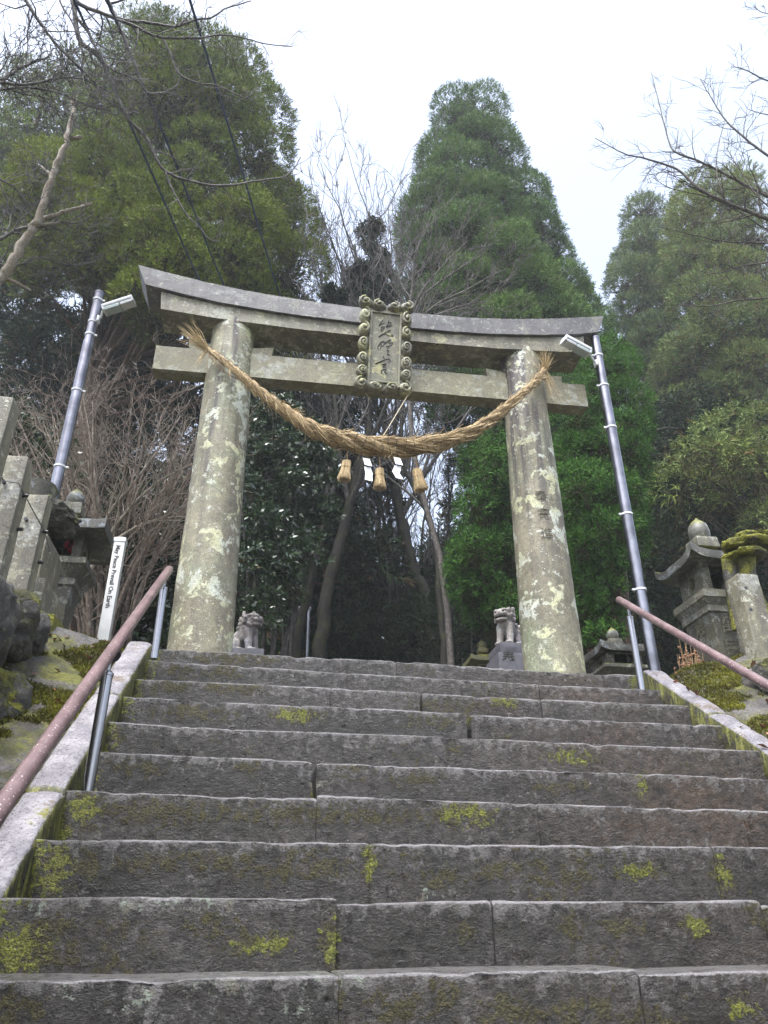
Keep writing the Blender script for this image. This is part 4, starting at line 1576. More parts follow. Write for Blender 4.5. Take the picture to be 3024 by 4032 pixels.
root = thing('fence_post', 'short square stone post with two dark holes in front of the right rough mossy lantern', 'stone post', (3.27, 4.5, 2.85))
pa, pb_ = at(1592, 1238, 4.42), at(1637, 1240, 4.42)
wq = float(pb_[0]-pa[0])
mb = MB()
mb.box(((pa[0]+pb_[0])/2, 4.42+wq/2, (float(pa[2])+2.75)/2), (wq*1.06, wq*1.06, float(pa[2])-2.75), bevel=.008, sub=.035, noise=.005, nscale=.1, seed=77, taper=(.94, .94))
mb.build('shaft', M['post'], root)
for (px, py) in ((1611, 1270), (1622, 1317)):
    mb = MB()
    c = at(px, py, 4.42)
    mb.tube([(c[0], 4.418, c[2]), (c[0], 4.432, c[2])], .012, 12)
    mb.build('hole', M['black'], root)  # black disc in place of the shade inside a drilled hole

# ------------------------------------------------------------------ peace pole
yp = 4.98
cx = float(at(253, 1200, yp)[0])
root = thing('peace_pole', 'slim white square post with black lettering down its face, left of the steps', 'post', (cx, yp, 2.95))
zt = float(at(257, 1165, yp)[2])
mb = MB()
w = .072
mb.box((cx, yp+w/2, (zt+2.9)/2), (w, w, zt-2.9), bevel=.003)
mb.build('shaft', M['paint'], root)
mb = MB()
mb.lathe([((w+.008)*.707, zt-.015), ((w+.008)*.707, zt+.014), (.012, zt+.034)], (cx, yp+w/2, 0), 4, phase=PI/4)
mb.build('cap', M['white'], root, smooth=False)
V, F = text_np('May Peace Prevail On Earth', .062, .0018)
z1, z0 = float(at(257, 1178, yp)[2]), float(at(235, 1313, yp)[2])
k = (z1-z0)/(V[:, 0].max()-V[:, 0].min())
zc = (z1+z0)/2
mb = MB()
mb.arrays([(cx-.004+v[1]*k, yp-.0015, zc-v[0]*k) for v in V], F)
mb.build('lettering', M['letter'], root, smooth=False)

# ------------------------------------------------------------------ handrails


def handrail(label, x, top, low, r, posts):
    root = thing('handrail', label, 'handrail', (x, (top[0]+low[0])/2, posts[-1][1]))
    mb = MB()
    a, b = np.array([x, top[0], top[1]]), np.array([x, low[0], low[1]])
    pts = [a+(b-a)*t for t in np.linspace(0, 1, 30)]
    mb.tube(pts, r, 20)
    mb.build('rail', M['rail'], root)
    s = (top[1]-low[1])/(top[0]-low[0])
    for (yp, zb) in posts:
        zr_ = top[1]+s*(yp-top[0])
        mb = MB()
        mb.tube([(x, yp, zb-.02), (x, yp, zr_-.10)], .0215, 18)
        mb.lathe([(.0215, zr_-.10), (.024, zr_-.098), (.024, zr_-.088), (.016, zr_-.08)], (x, yp, 0), 18)
        post = mb.build('post', M['steel'], root)
        mb = MB()
        mb.tube([(x, yp, zr_-.085), (x, yp, zr_-.012)], .008, 10)
        mb.box((x, yp, zr_-r*.9), (.022, .06, .012), rot=eulerM(math.atan(s), 0, 0), bevel=.003)
        mb.build('bracket', M['steel'], post)
    for t in (.42,):
        c = a+(b-a)*t
    return root


hl = handrail('mauve brown handrail with steel posts climbing the left side of the steps', -.6, (4.349, 3.395), (.7, .772), .0245, [(4.24, 2.83), (3.06, 1.94), (1.75, 1.0)])
mb = MB()
c = at(246, 1414, 3.115)
a = np.array([0, -.812, -.583])
mb.tube([c+a*.012, c-a*.012], .0275, 20)
mb.build('joint_ring', M['black'], hl)
handrail('mauve brown handrail with steel posts descending along the right end of the steps', 2.36, (4.57, 3.455), (.9, .78), .0235, [(4.46, 2.80), (3.1, 1.9), (1.8, 1.05)])

# ------------------------------------------------------------------ guardian lions


def lion(label, pos, face, seed, open_mouth, height=.45):
    root = thing('guardian_lion', label, 'lion statue', pos)
    bm = bmesh.new()

    def ball(c, r):
        n = len(bm.verts)
        b = bmesh.new()
        bmesh.ops.create_icosphere(b, subdivisions=3, radius=1)
        for v in b.verts:
            v.co = Vector((v.co.x*r[0]+c[0], v.co.y*r[1]+c[1], v.co.z*r[2]+c[2]))
        me = bpy.data.meshes.new('t')
        b.to_mesh(me)
        b.free()
        bm.from_mesh(me)
        bpy.data.meshes.remove(me)

    def limb(pts, rad):
        P = [np.array(p, float) for p in pts]
        for i in range(len(P)-1):
            for t in np.linspace(0, 1, 6):
                r = rad[i]+(rad[i+1]-rad[i])*t
                ball(P[i]+(P[i+1]-P[i])*t, (r, r, r))
    # seated: haunches behind, straight forelegs, big square head with curls
    ball((0, .10, .11), (.115, .12, .11))
    limb([(0, .10, .14), (0, .0, .22), (0, -.05, .29)], [.105, .105, .10])
    for s in (-1, 1):
        limb([(s*.062, -.075, .25), (s*.066, -.10, .13), (s*.068, -.115, .04)], [.058, .044, .040])
        ball((s*.07, -.145, .025), (.046, .062, .03))
        ball((s*.105, .07, .085), (.052, .095, .085))
        ball((s*.125, -.0, .025), (.042, .075, .028))
    ball((0, -.085, .385), (.112, .112, .10))
    ball((0, -.11, .43), (.118, .085, .04))         # brow
    ball((0, -.175, .385), (.088, .05, .042))        # muzzle
    ball((0, -.20, .40), (.035, .03, .025))
    ball((0, -.165, .318 if open_mouth else .335), (.075, .05, .026))   # lower jaw
    for s in (-1, 1):
        ball((s*.10, -.04, .46), (.03, .022, .035))
        ball((s*.05, -.175, .435), (.035, .03, .02))
    rg = np.random.default_rng(seed)
    for i in range(46):
        q = rg.uniform(-2.5, 2.5)
        z = rg.uniform(.22, .47)
        r = .118 if z > .3 else .108
        yy = -.06 if z > .3 else -.02
        ball((r*math.sin(q), yy+r*math.cos(q)*.95, z), (.022, .022, .022))
    for i in range(5):
        ball((.0+.03*math.sin(i*2), .21+.01*i, .12+.05*i), (.05, .035, .045))
    me = bpy.data.meshes.new('t')
    bm.to_mesh(me)
    bm.free()
    o = bpy.data.objects.new('t', me)
    COL.objects.link(o)
    md = o.modifiers.new('r', 'REMESH')
    md.mode = 'VOXEL'
    md.voxel_size = .0085
    dg = bpy.context.evaluated_depsgraph_get()
    m2 = bpy.data.meshes.new_from_object(o.evaluated_get(dg))
    V = np.array([v.co for v in m2.vertices])
    F = [tuple(p.vertices) for p in m2.polygons]
    bpy.data.objects.remove(o)
    bpy.data.meshes.remove(m2)
    k = height/.49
    # curls and folds of the mane, weathered
    V = V+fnoise(V+seed, .04, seed, 3)[:, None]*.004*np.sign(V-np.array([0, 0, .25]))
    c, s = math.cos(face), math.sin(face)
    W = np.stack([V[:, 0]*c-V[:, 1]*s, V[:, 0]*s+V[:, 1]*c, V[:, 2]], 1)*k
    mb = MB()
    mb.arrays(W+np.array(pos), F)
    body = mb.build('body', M['lion'], root, angle=60)

    def w(p):
        p = np.array(p)*k
        return np.array([p[0]*c-p[1]*s, p[0]*s+p[1]*c, p[2]])+np.array(pos)
    for s_ in (-1, 1):
        mb = MB()
        mb.ball(w((s_*.05, -.197, .412)), (.018*k, .018*k, .013*k), 2)
        mb.build('eye', M['engrave'], root)  # dark ball standing for the shade of a hollow eye
    mb = MB()
    if open_mouth:
        for t in np.linspace(-1, 1, 7):
            mb.ball(w((t*.06, -.20+.022*t*t, .352)), (.018*k, .016*k, .013*k), 2)
    else:
        mb.tube([w((t*.075, -.213+.03*t*t, .358)) for t in np.linspace(-1, 1, 9)], .004*k, 5)
    mb.build('mouth', M['engrave'], root)  # dark shape standing for the shade inside the mouth
    return root


pL = at(528, 1402, 6.5)
pL = np.array([pL[0]-.01, 6.5, pL[2]-.055])
lion('stone guardian lion with closed mouth beside the foot of the left pillar', tuple(pL), math.atan2(.85, .52), 3, False, .37)
mb = MB()
mb.box((pL[0], 6.5, (pL[2]+2.93)/2), (.36, .44, pL[2]-2.94), bevel=.01)
tag(mb.build('stone_plinth', M['plinth']), 'grey stone plinth under the left guardian lion, hidden by the top step', 'plinth')
pR = at(1104, 1397, 6.5)
pR = np.array([pR[0]-.01, 6.5, pR[2]-.02])
lion('stone guardian lion with hollow eyes and open mouth, on the plinth beside the right pillar', tuple(pR), -math.atan2(.72, .7), 7, True, .375)
root = thing('stone_plinth', 'dark grey stone plinth cut with one character under the right guardian lion', 'plinth', (pR[0], 6.5, 2.94))
zs = float(at(1100, 1408, 6.3)[2])
mb = MB()
mb.box((pR[0]+.01, 6.5, (pR[2]+zs)/2), (.33, .36, pR[2]-zs), bevel=.008)
mb.build('slab', M['plinth'], root)
mb = MB()
mb.box((pR[0]+.01, 6.5, (zs-.002+2.94)/2), (.38, .40, zs-.002-2.94), bevel=.008)
blk = mb.build('block', M['plinth'], root)
c = at(1099, 1423, 6.298)
on_plane(blk, '奉', .125, c, (1, 0, 0), mat='engrave')

# ------------------------------------------------------------------ lamp posts


def lamp_post(label, top, low, yy, rpx, bands, head, d):
    pt, pb = at(*top, yy), at(*low, yy)
    x = (pt[0]+pb[0])/2
    r = span(pt, rpx)/2
    root = thing('lamp_post', label, 'lamp post', (x, yy, 2.9))
    mb = MB()
    mb.tube([(x, yy, 2.85), (x, yy, pt[2]-.55)], r*1.12, 28)
    mb.tube([(x, yy, pt[2]-.551), (x, yy, pt[2]-.01)], r, 28)
    mb.build('pole', M['galv'], root)
    mb = MB()
    mb.lathe([(r*1.06, pt[2]-.02), (r*1.08, pt[2]), (r*.5, pt[2]+.012)], (x, yy, 0), 28)
    mb.build('pole_cap', M['galv'], root)
    for (bx, by) in bands:
        z = float(at(bx, by, yy)[2])
        mb = MB()
        rr_ = r*1.12 if z < pt[2]-.55 else r
        mb.lathe([(rr_+.0005, z-.009), (rr_+.006, z-.008), (rr_+.006, z+.008), (rr_+.0005, z+.009)], (x, yy, 0), 28)
        mb.box((x+d*(rr_+.012), yy-.005, z), (.022, .014, .016), bevel=.002)
        mb.build('band', M['white'], root)
    h0, h1 = at(*head[0], yy-.06), at(*head[1], yy-.12)
    ax = Vector(h1-h0)
    L = ax.length
    ax.normalize()
    sd = Vector((0, 1, 0))
    sd = (sd-ax*sd.dot(ax)).normalized()
    up = ax.cross(sd)
    if up.z < 0:
        up = -up
    Rm = Matrix((ax, sd, up)).transposed()
    c = (h0+h1)/2
    upn, sdn, axn = np.array(up), np.array(sd), np.array(ax)
    mb = MB()
    mb.box(c+upn*.018, (L, .10, .032), rot=Rm, bevel=.008)
    mb.box(c-axn*(L*.47)+upn*0, (.02, .096, .06), rot=Rm, bevel=.006)
    mb.box(c+axn*(L*.47), (.018, .096, .058), rot=Rm, bevel=.006)
    hd = mb.build('lamp_head', M['white'], root)
    mb = MB()
    mb.box(c-upn*.015-axn*L*.2, (L*.5, .090, .04), rot=Rm, bevel=.012)
    mb.build('lens', M['lens'], hd)
    mb = MB()
    mb.box(c-upn*.013+axn*L*.25, (L*.38, .088, .034), rot=Rm, bevel=.012)
    mb.build('driver_box', M['white'], hd)
    mb = MB()
    q = h0
    mb.tube([(x+d*r, yy-.02, q[2]-.07), (x+d*(r+.03), yy-.035, q[2]-.055), q-axn*.01], .010, 8)
    mb.box((x+d*(r+.008), yy-.02, q[2]-.07), (.02, .05, .06), bevel=.004)
    mb.build('bracket', M['white'], root)
    return root


lamp_post('silver lamp post with a white floodlight reaching right, behind the left stone lantern', (212, 632), (122, 1060), 5.3, 18,
          [(207, 698), (202, 725), (165, 845), (138, 1010), (216, 650)], ((224, 671), (290, 650)), 1)
lamp_post('silver lamp post with a white floodlight reaching left, at the head of the right kerb', (1283, 730), (1415, 1440), 5.0, 18,
          [(1292, 770), (1301, 835), (1317, 925), (1350, 1112), (1385, 1275)], ((1272, 764), (1216, 734)), -1)
# thin pole far behind
yy = 12
pt = at(668, 1301, yy)
root = thing('thin_pole', 'thin bright metal pole with a small crosspiece standing far back between the pillars', 'pole', (pt[0], yy, gz1(pt[0], yy)))
mb = MB()
mb.tube([(pt[0], yy, gz1(pt[0], yy)-.1), (pt[0], yy, pt[2])], .03, 12)
mb.build('shaft', M['steel'], root)
mb = MB()
mb.box((pt[0]-.1, yy, pt[2]-.12), (.28, .05, .06), bevel=.01)
mb.build('crosspiece', M['galv'], root)

# overhead cables, running from a pole behind the viewer down towards the shrine
for lab, pts in (('leftmost dark blue cable slanting down behind the left end of the gate', [(70, -200, 3.0), (160, 0, 4.2), (300, 310, 6.0), (430, 605, 8.5), (545, 850, 11), (640, 1015, 13), (735, 1165, 15.5)]),
                 ('middle dark blue cable slanting down behind the left pillar', [(150, -200, 3.0), (232, 0, 4.2), (362, 310, 6), (487, 625, 8.6), (613, 904, 11), (680, 1030, 13), (745, 1150, 15.5)]),
                 ('rightmost dark blue cable, running down past the middle of the left conifer', [(350, -200, 3.0), (410, 0, 4.2), (505, 310, 6), (605, 640, 8.6), (677, 848, 11), (718, 980, 13), (760, 1120, 15.5)])):
    mb = MB()
    C4 = np.array([at(*p) for p in pts])
    P = [crom(C4, t) for t in np.linspace(0, 1, 50)]
    mb.tube(P, .014, 6)
    tag(mb.build('overhead_cable', M['cable']), lab, 'cable')

# low shed with a red eave behind the right pillar
a = at(1246, 1404, 11)
b = at(1345, 1415, 11)
root = thing('shed', 'low dark shed with a red painted eave, behind the small crescent lantern', 'shed', ((a[0]+b[0])/2, 12, 2.95))
mb = MB()
mb.box(((a[0]+b[0])/2, 11, a[2]-.03), (b[0]-a[0], .08, .10), bevel=.01)
mb.build('eave', M['roofred'], root)
mb = MB()
mb.box(((a[0]+b[0])/2, 12.2, (a[2]-.14+2.95)/2), (b[0]-a[0]-.3, 2.0, a[2]-.14-2.95))
mb.build('wall', M['darkwood'], root)
mb = MB()
mb.box(((a[0]+b[0])/2, 12.2, a[2]-.04), (b[0]-a[0]+.1, 2.3, .06), bevel=.01)
mb.build('roof', M['darkwood'], root)

# dead weeds and fallen leaves
root = thing('dead_weed', 'clump of dry brown weed stalks with shrivelled leaves beside the right kerb', 'weeds', at(1505, 1470, 4.75))
g = np.random.default_rng(5)
mb, ml = MB(), MB()
for i in range(26):
    p = at(1478+g.uniform(0, 50), 1478, 4.55+g.uniform(0, .4))
    h = g.uniform(.10, .34)
    q = p+np.array([g.normal()*.04, g.normal()*.03, h])
    mb.tube([p, (p+q)/2+g.normal(size=3)*.012, q], [.003, .0025, .0015], 4)
    for j in range(4):
        c = p+(q-p)*g.uniform(.25, .8)
        ml.ball(c+g.normal(size=3)*.012, (.011, .008, .009), 1, noise=.004, nscale=.02, seed=i*4+j)
mb.build('stalk', M['stalk'], root)
tag(ml.build('dry_leaves', M['deadleaf'], root), kind='stuff')
mb = MB()
P = []
for i in range(90):
    if i < 40:
        x, y = g.uniform(2.6, 3.1), g.uniform(3.0, 4.7)
    elif i < 80:
        x, y = g.uniform(-1.3, -.8), g.uniform(2.6, 4.5)
    else:
        x, y = g.uniform(2.46, 2.58), g.uniform(3.2, 4.5)
    z = gz1(x, y)+.012 if (x < -.8 or x > 2.585) else 2.985+.688*(y-4.59)+.012
    q = g.uniform(0, 6.28)
    L, W = g.uniform(.018, .035), g.uniform(.007, .014)
    d = np.array([math.cos(q), math.sin(q), g.normal()*.4])
    e = np.array([-math.sin(q), math.cos(q), g.normal()*.5])
    c = np.array([x, y, z])
    mb.arrays([c-d*L, c-e*W+[0, 0, .005], c+d*L, c+e*W+[0, 0, .005]], [(0, 1, 2), (0, 2, 3)])
tag(mb.build('fallen_leaves', M['deadleaf'], smooth=False), 'scattered brown fallen leaves on the banks beside the kerbs', 'leaves', kind='stuff')

# ------------------------------------------------------------------ trees


def unit(v):
    return v/(np.linalg.norm(v, axis=-1, keepdims=True)+1e-9)


def spray_mesh(P, D, S, tint, g, blades=8, wid=.2, cone=.8, blen=.5, droop=.0, nrm=None):
    """feathery shoots: each is a fan of narrow pointed blades along its own axis"""
    N = len(P)
    B = unit(np.cross(D, g.normal(size=(N, 3))))
    C = np.cross(D, B)
    k = np.arange(blades)
    u = (k/blades*.75)[None, :]*np.ones((N, 1))
    phi = g.uniform(0, 2*PI, (N, 1))+k[None, :]*2.4+g.normal(size=(N, blades))*.3
    th = cone*(1-.6*k/blades)[None, :]*(1+.25*g.normal(size=(N, blades)))
    d = D[:, None, :]*np.cos(th)[..., None]+(B[:, None, :]*np.cos(phi)[..., None]+C[:, None, :]*np.sin(phi)[..., None])*np.sin(th)[..., None]
    b = P[:, None, :]+D[:, None, :]*(u*S[:, None])[..., None]
    L = S[:, None]*blen*(1-.25*k/blades)[None, :]*g.uniform(.75, 1.25, (N, blades))
    tip = b+d*L[..., None]+np.array([0, 0, -1.0])*(droop*L)[..., None]
    q = g.normal(size=(N, blades, 3))
    if nrm is not None:      # shoots lie mostly open to the light, as they do on the tree
        q = nrm[:, None, :]*1.3+q*.6
    w = unit(np.cross(d, q))*(L*wid*.5)[..., None]
    mid = b+d*(L*.35)[..., None]
    V = np.stack([b, mid+w, tip, mid-w], 2).reshape(-1, 3)
    F = np.arange(N*blades*4).reshape(-1, 4)
    T = np.repeat(tint, blades*4, 0)
    T[:, 0] = np.clip(T[:, 0]+np.repeat(g.normal(size=N*blades)*.12, 4), 0, 1)
    return V, F, T


def leaf_mesh(P, D, S, tint, g, leaves=5):
    """small twigs carrying broad pointed leaves"""
    return spray_mesh(P, D, S, tint, g, blades=leaves, wid=.48, cone=1.15, blen=.62, droop=.15)


def lobe_pts(c, Rr, nsub, per, g, up=.35, flat=.85, brown=.05, hue=0.0, inner=.12):
    u = g.normal(size=(nsub, 3))+np.array([0, -.25, up])
    u = unit(u)
    cs = c+u*Rr*.72*np.array([1, 1, flat])
    sub_t = g.uniform(-.2, .2, nsub)
    i = np.repeat(np.arange(nsub), per)
    n = len(i)
    v = unit(u[i]*.75+g.normal(size=(n, 3))*.62+np.array([0, 0, .22]))
    r = Rr*.42*g.uniform(.55, 1.0, n)*np.where(g.random(n) < inner, .3, 1)
    P = cs[i]+v*r[:, None]
    D = unit(v+np.array([0, 0, .30])+g.normal(size=(n, 3))*.38)
    T = np.stack([np.clip(.5+sub_t[i]+g.normal(size=n)*.16, 0, 1), (g.random(n) < brown)*g.uniform(.4, 1, n), np.clip(np.full(n, hue)+g.normal(size=n)*.08, 0, 1)], 1)
    return P, D, T


def tubes_np(lst):
    """lst of (points, radii, sides) -> arrays of quads"""
    Vs, Fs, base = [], [], 0
    for pts, rad, n in lst:
        P = np.asarray(pts, float)
        m = len(P)
        T = np.empty_like(P)
        T[1:-1] = P[2:]-P[:-2]
        T[0], T[-1] = P[1]-P[0], P[-1]-P[-2]
        T = unit(T)
        ref = np.array([0.31, 0.52, 0.79])
        if abs(T[0] @ ref) > .9:
            ref = np.array([.8, -.5, .1])
        A = unit(np.cross(T, ref))
        B = np.cross(T, A)
        q = np.arange(n)*2*PI/n
        V = P[:, None, :]+(A[:, None, :]*np.cos(q)[None, :, None]+B[:, None, :]*np.sin(q)[None, :, None])*np.asarray(rad)[:, None, None]
        Vs.append(V.reshape(-1, 3))
        id_ = np.arange(m*n).reshape(m, n)+base
        Fs.append(np.stack([id_[:-1], np.roll(id_, -1, 1)[:-1], np.roll(id_, -1, 1)[1:], id_[1:]], -1).reshape(-1, 4))
        base += m*n
    return np.concatenate(Vs), np.concatenate(Fs)


def sides(r):
    return 10 if r > .12 else 7 if r > .04 else 5 if r > .012 else 3


def grow(out, p, d, L, r, lev, g, kids=4, curve=.12, upb=.15, fork=.6, rmin=.0018, shrink=.62):
    """one wandering branch and, recursively, its side branches"""
    m = 6 if lev > 0 else 4
    pts, rad = [np.array(p, float)], [r]
    d = np.array(d, float)
    for i in range(m):
        d = unit(d+g.normal(size=3)*curve+np.array([0, 0, upb*.3]))
        pts.append(pts[-1]+d*L/m)
        rad.append(max(rmin*.6, r*(1-.75*(i+1)/m)))
    out.append((pts, rad, sides(r)))
    if lev <= 0:
        return
    for k in range(kids):
        t = g.uniform(.25, 1.0)
        i = min(m-1, int(t*m))
        f = t*m-i
        q = pts[i]+(pts[i+1]-pts[i])*f if i < m else pts[-1]
        ax = unit(pts[min(i+1, m)]-pts[i])
        side = unit(np.cross(ax, g.normal(size=3)))
        dd = unit(ax*(1-fork*.45)+side*fork*g.uniform(.6, 1.2)+np.array([0, 0, upb]))
        grow(out, q, dd, L*shrink*g.uniform(.6, 1.1), max(rmin, rad[min(i+1, m)]*.65), lev-1, g, kids, curve, upb, fork, rmin, shrink)


def path_tree(pts, radii, g, lev, kids, L, upb=.3, fork=.8, rmin=.0025, start=.3, curve=.14, n=40):
    """a branch whose line is given; side branches grow from it"""
    C4 = np.array([(*p, r) for p, r in zip(pts, radii)])
    line_ = np.array([crom(C4, t) for t in np.linspace(0, 1, n)])
    line_[:, :3] += g.normal(size=(n, 3))*radii[-1]*.4
    out = [(line_[:, :3], np.abs(line_[:, 3])+1e-4, sides(radii[0]))]
    for k in range(kids):
        t = start+(1-start)*(k+g.random())/kids
        i = min(n-2, int(t*(n-1)))
        ax = unit(line_[i+1, :3]-line_[i, :3])
        side = unit(np.cross(ax, g.normal(size=3)))
        d = unit(ax*.6+side*fork+np.array([0, 0, upb]))
        grow(out, line_[i, :3], d, L*(1.15-t*.6)*g.uniform(.6, 1.2), max(rmin, abs(line_[i, 3])*.55), lev, g, 3, curve, upb*.6, .7, rmin)
    return out


def trunk_mesh(name, pts, rad, mat, root, g, n=14, limbs=()):
    lst = [(pts, rad, n)]+list(limbs)
    V, F = tubes_np(lst)
    return mesh_np(name, V, F, mat, root, smooth=True)


def outline_lobes(rows, Yc, r, g, step=.86, depth=.8, hue=(0, .3)):
    """billows covering the outside of a crown; rows: (y, x left, x right) of its outline in the photo"""
    ys = [q[0] for q in rows]
    out = []
    y = ys[0]+r*.95
    while y < ys[-1]:
        xl, xr = np.interp(y, ys, [q[1] for q in rows]), np.interp(y, ys, [q[2] for q in rows])
        half = max(4.0, (xr-xl)/2-r*.55)
        xm = (xl+xr)/2
        n = max(1, int(round(2.2*half/(r*1.15))))
        hm = span(at(xm, y, Yc), half)
        for k in range(n):
            u = ((k+.5+g.uniform(-.3, .3))/n)*2-1 if n > 1 else g.uniform(-.2, .2)
            front = math.sqrt(max(0, 1-u*u))
            for sg in (-1, 1):
                if sg > 0 and g.random() < .45:
                    continue
                yy = y+g.uniform(-.3, .3)*r-(.25*r if sg > 0 else 0)
                out.append((xm+u*half, yy, r*g.uniform(.78, 1.25), Yc+sg*front*hm*depth+g.normal()*.45*r/60, g.uniform(*hue)))
        y += r*step
    return out


def dome(c, Rr, ax, n, g, seed, hue, brown):
    """shoots standing all over the outer, upper side of one billow"""
    v = unit(g.normal(size=(int(n*1.9), 3)))
    d = v @ ax
    v = v[d > g.uniform(-.25, .30, len(v))]
    n = len(v)
    bump = 1+.20*fnoise(v+seed*1.37, .55, seed, 2)+.06*g.normal(size=n)
    P = c+v*(Rr*bump)[:, None]*np.array([1, 1, .88])
    D = unit(v*.75+np.array([0, 0, .42])+g.normal(size=(n, 3))*.30)
    sub_ = fnoise(v*1.0+seed*.77, .5, seed+3, 2)
    T = np.stack([np.clip(.52+.22*sub_+g.normal(size=n)*.17, 0, 1), (g.random(n) < brown)*g.uniform(.3, 1, n), np.clip(hue+g.normal(size=n)*.08, 0, 1)], 1)
    return P, D, T


def conifer(name, label, cat, lobes, r0, Y, mat, seed, dens=1.0, spray=.20, group=None, brown=.05, blades=7, wid=.24, blen=.55, droop=.0, base=None, cone=1.0):
    g = np.random.default_rng(seed)
    Q = [at(q[0], q[1], q[3]) for q in lobes]
    X_ = [float(q[0]) for q in Q]
    hi = int(np.argmax([q[2] for q in Q]))
    if base is None:
        base = np.array([np.mean(X_), Y, 0.0])
        base[2] = gz1(base[0], Y)-.1
    base = np.array(base, float)
    top = np.array([X_[hi], Y, float(Q[hi][2])])
    root = thing(name, label, cat, base, group)
    Ps, Ds, Ts, Ss, Ns = [], [], [], [], []
    limbs = []
    for k, lb in enumerate(lobes):
        c = Q[k]
        Rr = span(c, lb[2])
        t = np.clip((c[2]-Rr*1.2-base[2])/(top[2]-base[2]), .05, .97)
        a = base+(top-base)*t
        out = c-a
        out[2] = 0
        ax = unit(unit(out)*.62+np.array([0, 0, .8]))
        n = int(dens*21*(Rr/spray)**2)
        P, D, T = dome(c, Rr, ax, n, g, seed*100+k, lb[4], brown)
        Ps.append(P); Ds.append(D); Ts.append(T); Ss.append(spray*g.uniform(.7, 1.3, len(P))); Ns.append(unit(P-c+np.array([0, 0, .25*Rr])))
        m = int(60*dens)          # dead inner twigs close the crown; dark tint paints shade between billows
        v = unit(g.normal(size=(m, 3)))
        Ps.append(c+v*Rr*.5*g.uniform(.2, 1, (m, 1))+np.array([0, 0, -.15*Rr])-ax*.15*Rr); Ds.append(unit(v+np.array([0, 0, -.1])))
        Ts.append(np.stack([g.uniform(0, .3, m), g.uniform(0, .6, m), 0*v[:, 0]], 1)); Ss.append(np.full(m, Rr*.38)); Ns.append(v)
        rb = max(.02, r0*(1-t)*.3)
        mid = (a+c)/2+np.array([0, 0, -.1*np.linalg.norm(c-a)])
        limbs.append(([a, mid, c], [rb, rb*.7, rb*.3], 5))
    P, D, T, S, Nn = (np.concatenate(q) for q in (Ps, Ds, Ts, Ss, Ns))
    V, F, A = spray_mesh(P, D, S, T, g, blades=blades, wid=wid, droop=droop, blen=blen, cone=cone, nrm=Nn)
    mesh_np('crown', V, F, mat, root, attrs={'tint': A})
    ts = np.linspace(0, 1, 14)
    pts = [base+(top-base)*t+np.array([math.sin(t*7+seed), math.cos(t*6+seed), 0])*.05*(0 < t < 1) for t in ts]
    V, F = tubes_np([(pts, [max(.02, r0*(1.25 if t == 0 else 1)*(1-.92*t)) for t in ts], 14)]+limbs)
    mesh_np('trunk', V, F, M['trunk'], root, smooth=True)
    return root


def ground_at(px, Y):
    x = float(at(px, 1400, Y)[0])
    return np.array([x, Y, gz1(x, Y)-.1])


# --- the great cedar on the left
YL = 12.5
g = np.random.default_rng(1)
lb = outline_lobes([(5, 335, 375), (60, 262, 440), (110, 235, 485), (170, 222, 545), (230, 208, 610), (290, 200, 640), (350, 185, 648), (400, 150, 630), (460, 60, 690), (520, 20, 700), (580, 0, 705), (650, 60, 700), (720, 420, 690), (800, 480, 680), (860, 560, 670)], YL, 76, g, hue=(.05, .35))
lb = [q for q in lb if g.random() > .10]
for (a, b, c, d) in ((110, 390, 78, -1.6), (60, 450, 62, -1.5), (165, 450, 60, -1.5), (345, 515, 82, -2.0), (290, 575, 66, -1.9), (405, 560, 60, -1.8), (330, 620, 55, -1.8), (590, 430, 55, -.8), (520, 470, 60, -1.2), (100, 520, 55, -1.3)):
    lb.append((a, b, c, YL+d, .6))
b0 = at(226, 950, YL)
b0[2] = gz1(b0[0], YL)-.1
conifer('cedar_tree', 'tall broad cedar with olive green billowing foliage filling the upper left, behind the gate', 'conifer', lb, .36, YL, M['sugi_l'], 11, dens=1.5, spray=.15, brown=.08, base=b0)
# a second, hazier one behind it
lb = outline_lobes([(120, 60, 150), (180, 0, 215), (240, -60, 230), (320, -80, 230), (420, -90, 200), (560, -90, 160), (640, -60, 120)], 18, 52, g, hue=(0, .2))
conifer('cedar_tree', 'hazy cedar at the far left edge, behind the bare twigs and the big olive cedar', 'conifer', lb, .35, 18, M['sugi_l'], 12, dens=.8, spray=.26, brown=.1)
# --- the pointed cedar in the middle
lb = outline_lobes([(190, 990, 1030), (230, 950, 1068), (262, 930, 1090), (330, 902, 1115), (400, 884, 1140), (470, 868, 1185), (540, 858, 1215), (610, 862, 1262), (680, 868, 1302), (760, 880, 1312), (860, 900, 1310), (980, 930, 1300), (1040, 960, 1200)], 14, 46, g, step=.9, hue=(0, .3))
lb = [q for q in lb if g.random() > .05]
for (a, b, c, d) in ((1040, 430, 52, -1.5), (1000, 500, 52, -1.6), (1090, 545, 62, -2.2), (1150, 610, 50, -2), (1010, 610, 55, -2), (1225, 690, 48, -1.8), (1100, 690, 56, -2.4), (960, 660, 45, -1.8)):
    lb.append((a, b, c, 14+d, .35))
conifer('cedar_tree', 'pointed green cedar rising into the sky above the right half of the gate', 'conifer', lb, .34, 14.3, M['sugi_c'], 21, dens=1.5, spray=.15, brown=.03)
